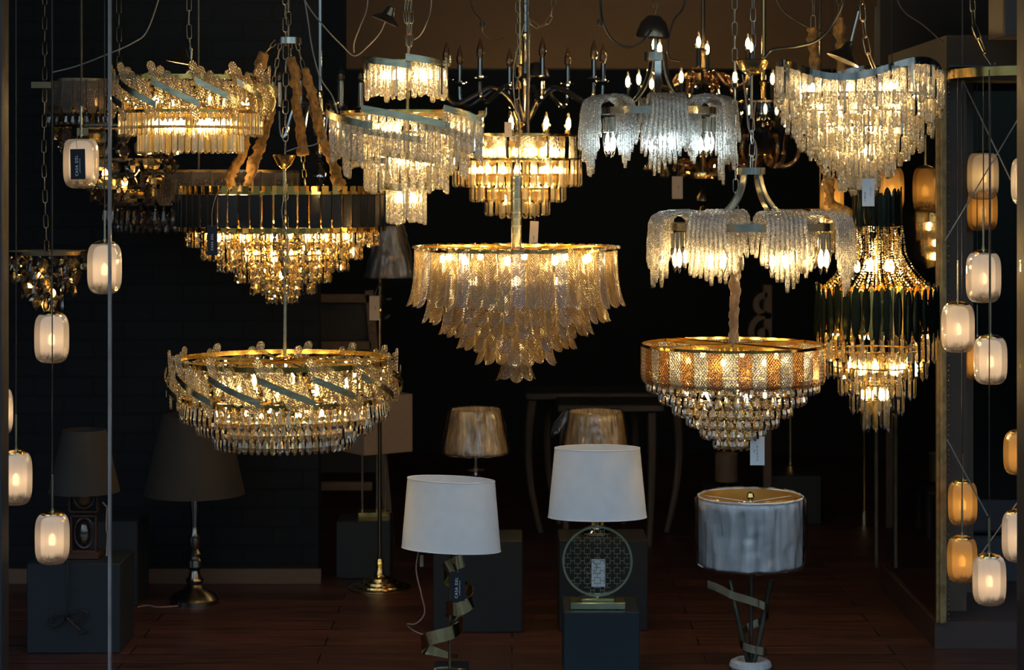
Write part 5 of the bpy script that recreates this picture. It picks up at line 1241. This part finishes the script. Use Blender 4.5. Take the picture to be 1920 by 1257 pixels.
# scroll ornament
c = Ch('scroll_ornament', 'brown cut-out scroll ornament on the dark back wall, right of the satin sleeve', 1430, 600, 7.5, 'ornament'); k = c.s
ORN = solid('brown_ornament_board', (.085, .060, .042), .7)
c.part(MB().bbox(c.q(1440, 600), (15 * k, .02, 130 * k), .003), 'upright', ORN)
for (x, y, r, w_) in ((1434, 571, 17, 11), (1438, 622, 30, 11)):
    pts = [c.q(x + r * math.cos(a), y - r * math.sin(a)) for a in [PI * .42 + PI * 1.16 * i / 20 for i in range(21)]]
    nn = [(math.cos(a), 0, math.sin(a)) for a in [PI * .42 + PI * 1.16 * i / 20 for i in range(21)]]
    c.part(MB().sweep(pts, nn, Vector((0, 1, 0)), .02, w_ * k), 'scroll', ORN)
c.part(MB().lathe([(0, -.01), (11 * k, -.01), (11 * k, .01), (0, .01)], 16, M=Matrix.Translation(c.q(1431, 626)) @ Matrix.Rotation(PI / 2, 4, 'X')), 'scroll_boss', ORN)
c.part(MB().bbox(c.q(1440, 0).lerp(c.q(1440, 0), 0) * 0 + Vector((10 * k, .03, (c.z(535) - c.root.location.z) / 2)), (16 * k, .02, c.z(535) + c.root.location.z), .003), 'post', ORN); c.finish()
# small bedside lamp, thin brass lamps
Yq, hq = box_thing('low charcoal box at the back right carrying a thin brass lamp', 1430, 1540, 892, 984, .3, SLATEB)
c = Ch('table_lamp', 'thin brass lamp standing on the far charcoal box', 1482, 890, Yq + .1, 'lamp'); k = c.s; c.root.location.z = hq; c.py = HY + (EYE - hq) / k
c.part(MB().lathe([(0, .001), (14 * k, .001), (14 * k, 12 * k), (3 * k, 14 * k), (2.4 * k, 18 * k), (2.4 * k, 140 * k), (0, 140 * k)], 18), 'brass_stem', BRASS); c.finish()
c = Ch('floor_lamp', 'thin brass floor lamp with a small cylinder foot, left of the mirror wall', 1621, 986, EYE * F / (986 - HY) / YK, 'lamp'); k = c.s; c.root.location.z = 0
c.part(MB().lathe([(0, .001), (6.5 * k, .001), (6.5 * k, 26 * k), (0, 26 * k)], 14), 'foot', BRUSH); c.part(MB().tube([(0, 0, 26 * k), (0, 0, 190 * k)], 2.6 * k, 8), 'pole', BRASS); c.finish()
c = Ch('side_table', 'small dark side table at the back, left of the drum-shaded lamp', 1360, 912, 7.4, 'table'); k = c.s; c.root.location.z = 0; c.py = HY + EYE / k
zt_ = c.z(912); c.part(MB().bbox((0, 0, zt_ - .01), (80 * k, .3, .02), .003), 'table_top', BLACKM)
for x in (-1, 1):
    for y in (-.12, .12): c.part(MB().bbox((x * 34 * k, y, (zt_ - .02) / 2), (.02, .02, zt_ - .02), .003), 'leg', BLACKM)
c.finish()
c = Ch('table_lamp', 'little cylinder-shaded lamp in the gloom, above and left of the drum-shaded lamp', 1362, 912, 7.4, 'lamp'); k = c.s; c.root.location.z = zt_; c.py = HY + (EYE - zt_) / k
c.part(shade_mb(c.z(850), c.z(902), 21 * k, 21 * k), 'lamp_shade', solid('dim_linen', (.12, .085, .055), .8)); c.part(MB().lathe([(0, .001), (12 * k, .001), (10 * k, 4 * k), (3 * k, 6 * k), (3 * k, 20 * k), (0, 20 * k)], 12), 'stem', BRASS); c.finish()

# ------------------------------------------------------------------ tags
PAPER = solid('white_card', (.62, .64, .66), .8, var=.05); PAPERB = solid('beige_card', (.52, .40, .30), .8, var=.06); BLKCARD = solid('black_card', (.006, .008, .014), .5, spec=.3)
INKW = solid('white_print', (.75, .78, .8), .6); INKB = solid('dark_ink', (.05, .05, .06), .8)
def text(parent, s_, size, loc, mat, vert=True, name='lettering', spacing=1.0):
    cu = bpy.data.curves.new(name, 'FONT'); cu.body = s_; cu.size = size; cu.align_x = 'CENTER'; cu.align_y = 'CENTER'; cu.extrude = .0001; cu.space_character = spacing; cu.materials.append(mat)
    tmp = bpy.data.objects.new(name, cu); COL.objects.link(tmp); dg = bpy.context.evaluated_depsgraph_get(); dg.update()
    me = bpy.data.meshes.new_from_object(tmp.evaluated_get(dg)); bpy.data.objects.remove(tmp)
    o = bpy.data.objects.new(name, me); COL.objects.link(o); o.parent = parent
    o.matrix_local = Matrix.Translation(loc) @ (Matrix.Rotation(-PI / 2 if vert else 0, 4, 'Y')) @ Matrix.Rotation(PI / 2, 4, 'X'); return o
def pricetag(label, px, py, Y, w_, h_, mat, ink, lines, string=None, rot=0.0):
    c = Ch('price_tag', label, px, py, Y, 'tag'); k = c.s
    c.root.rotation_euler = (0, rot, 0)
    c.part(MB().bbox((0, 0, 0), (w_ * k, .0012, h_ * k), .0004), 'card', mat)
    for (s_, dx, dz, size, sp) in lines: text(c.root, s_, size * k, (dx * k, -.0010, dz * k), ink, spacing=sp)
    if string: c.part(MB().tube(spline([Vector(((x) * k, -.001 + d, z * k)) for x, z, d in string], 5), .0009, 5), 'string', TANC)
    c.finish(); return c
blk = [('CASA DEL', -2, -3, 7.2, 1.25), ('LAMPADARIO', 4, -3, 3.2, 1.5)]
pricetag('black shop tag hanging on the upper left capsule pendant', 146, 308, 4.94, 28, 57, BLKCARD, INKW, blk, [(0, 26, 0), (-2, 45, .0), (3, 62, .02), (6, 92, .074)], -.02)
pricetag('black shop tag on a string in front of the black panel chandelier', 398, 451, 5.27, 20, 56, BLKCARD, INKW, [('CASA DEL', 0, -3, 5.5, 1.35)], [(0, 26, 0), (0, 55, 0), (8, 85, 0), (20, 100, .0)])
pricetag('black shop tag on the ribbon lamp below its white shade', 858, 1100, 5.24, 28, 55, BLKCARD, INKW, blk, [(0, 26, 0), (-2, 40, .0), (-4, 60, .02)], .02)
pricetag('white price tag hanging under the tiered pear-drop chandelier', 1420, 846, 5.16, 27, 54, PAPER, INKB, [('34 6 50 75 00', 0, -4, 4.2, 1.2), ('645', -6, 0, 3.6, 1.0)], [(0, 25, 0), (-1, 34, 0), (-3, 46, 0)])
pricetag('white price tag hanging under the wavy chandelier', 1628, 361, 5.02, 23, 52, PAPER, INKB, [('1.480.00', -6, -8, 4.4, 1.1), ('220 V 6 x 40 W', 4, 2, 2.6, 1.0), ('E14', 7, 6, 2.6, 1.0)], [(0, 25, 0), (0, 34, 0), (-1, 44, 0)])
pricetag('beige tag hanging behind the feather chandelier rim', 1001, 438, 5.9, 16, 46, PAPERB, INKB, [('12 480', 0, -10, 3.6, 1.0)], [(0, 22, 0), (1, 36, 0), (1, 50, 0)], .05)
pricetag('beige tag below the two-tier candle chandelier', 1270, 352, 6.62, 20, 42, PAPERB, INKB, [('3 240', 2, 0, 3.4, 1.0)], [(0, 20, 0), (2, 32, 0), (4, 50, .03)])
pricetag('beige tag tied to the dark floor lamp pole', 702, 578, Yf - .03, 19, 46, PAPERB, INKB, [('860', 2, 0, 3.4, 1.0)], [(0, 22, 0), (4, 34, 0), (9, 44, .02)])
pricetag('tiny beige tag beside the brass pole of the feather chandelier', 953, 243, 5.5, 14, 28, PAPERB, INKB, [('57', 1, 0, 3.4, 1.0)], [(0, 13, 0), (1, 24, 0), (2, 36, 0)])
c = pricetag('crumpled white tag seen through the fretwork disc', 1122, 1075, 5.36, 26, 52, PAPER, INKB, [('95', 2, 0, 4, 1.0)], [(0, 25, 0), (4, 40, 0), (6, 60, 0)])
k = c.s; c.part(MB().tube([(-14 * k + 11 * k * math.cos(2 * PI * i / 24), -.001, 10 * k + 11 * k * math.sin(2 * PI * i / 24)) for i in range(24)], .001, 5, closed=True), 'tag_ring', CHAINM)

# ------------------------------------------------------------------ loose cables under the ceiling
def cable(label, pts, Y, mat, r=.0035, extra=None, name='power_cable'):
    base = P(pts[0][0], pts[0][1], Y); k = S(Y)
    o = MB().tube(spline([P(x, y, Y) - base + Vector((0, .02 * math.sin(i * 2.1), 0)) for i, (x, y) in enumerate(pts)], 8), r, 7).build(name, mat, None); o.location = base
    tag(o, label, 'cable')
    if extra:
        e = MB().lathe([(0, -.012), (.010, -.010), (.012, 0), (.010, .010), (0, .012)], 10).build('plug', mat, o, True, Matrix.Translation(P(*extra, Y) - base))
    return o
cable('thick black cable looping to the domed canopy', [(1123, -80), (1126, 0), (1131, 45), (1150, 76), (1178, 88), (1205, 78), (1222, 56)], 5.25, CABLE, .0042, (1126, 42))
cable('black cable hanging beside the hub of the cold white chandelier', [(1285, -80), (1284, 5), (1262, 40), (1253, 80), (1256, 108), (1275, 116)], 5.6, CABLE, .0036)
cable('black cable running from the brass cup canopy up to the right', [(1432, 108), (1450, 92), (1490, 88), (1530, 76), (1562, 45), (1580, 0), (1588, -80)], 5.1, CABLE, .0042)
cable('thin dark cable slanting across the beige wall, top right', [(1670, -70), (1690, 10), (1735, 52), (1790, 98), (1830, 112), (1870, 118)], 5.6, CABLE, .003)
cable('thin dark cable crossing behind the wavy chandelier', [(1440, -70), (1462, 8), (1500, 44), (1545, 60), (1580, 64)], 5.9, CABLE, .0026)
cable('clear cable sagging from the ceiling to a tangled knot, upper left of centre', [(540, -80), (572, 2), (610, 52), (640, 84), (664, 104), (690, 88), (712, 62), (722, 38)], 5.2, CLEARC, .0022)
cable('clear cable from the ceiling down to the cascade chandelier', [(560, -60), (574, 22), (586, 90), (600, 145), (622, 180), (634, 212)], 4.98, CLEARC, .0022)
cable('clear cable dropping from the ceiling into the tangled knot', [(690, -80), (688, 8), (676, 50), (664, 80), (663, 98)], 5.15, CLEARC, .0018)
cable('clear cable swinging behind the small upper drum', [(808, -70), (808, 10), (800, 45), (788, 66), (776, 74)], 5.3, CLEARC, .002)
cable('pale cable slanting up across the left pane', [(97, 136), (140, 124), (200, 104), (250, 80), (275, 55), (305, -20), (318, -80)], 5.15, CLEARC, .0022)
cable('pale short cable from the cone canopy to the cascade chandelier', [(538, 284), (560, 276), (590, 272), (612, 258)], 5.1, CLEARC, .002)
cable('thin black cable with a round plug on the beige wall', [(878, -60), (884, 10), (903, 40), (906, 62), (925, 74), (945, 72)], 5.9, CABLE, .002, (905, 46))
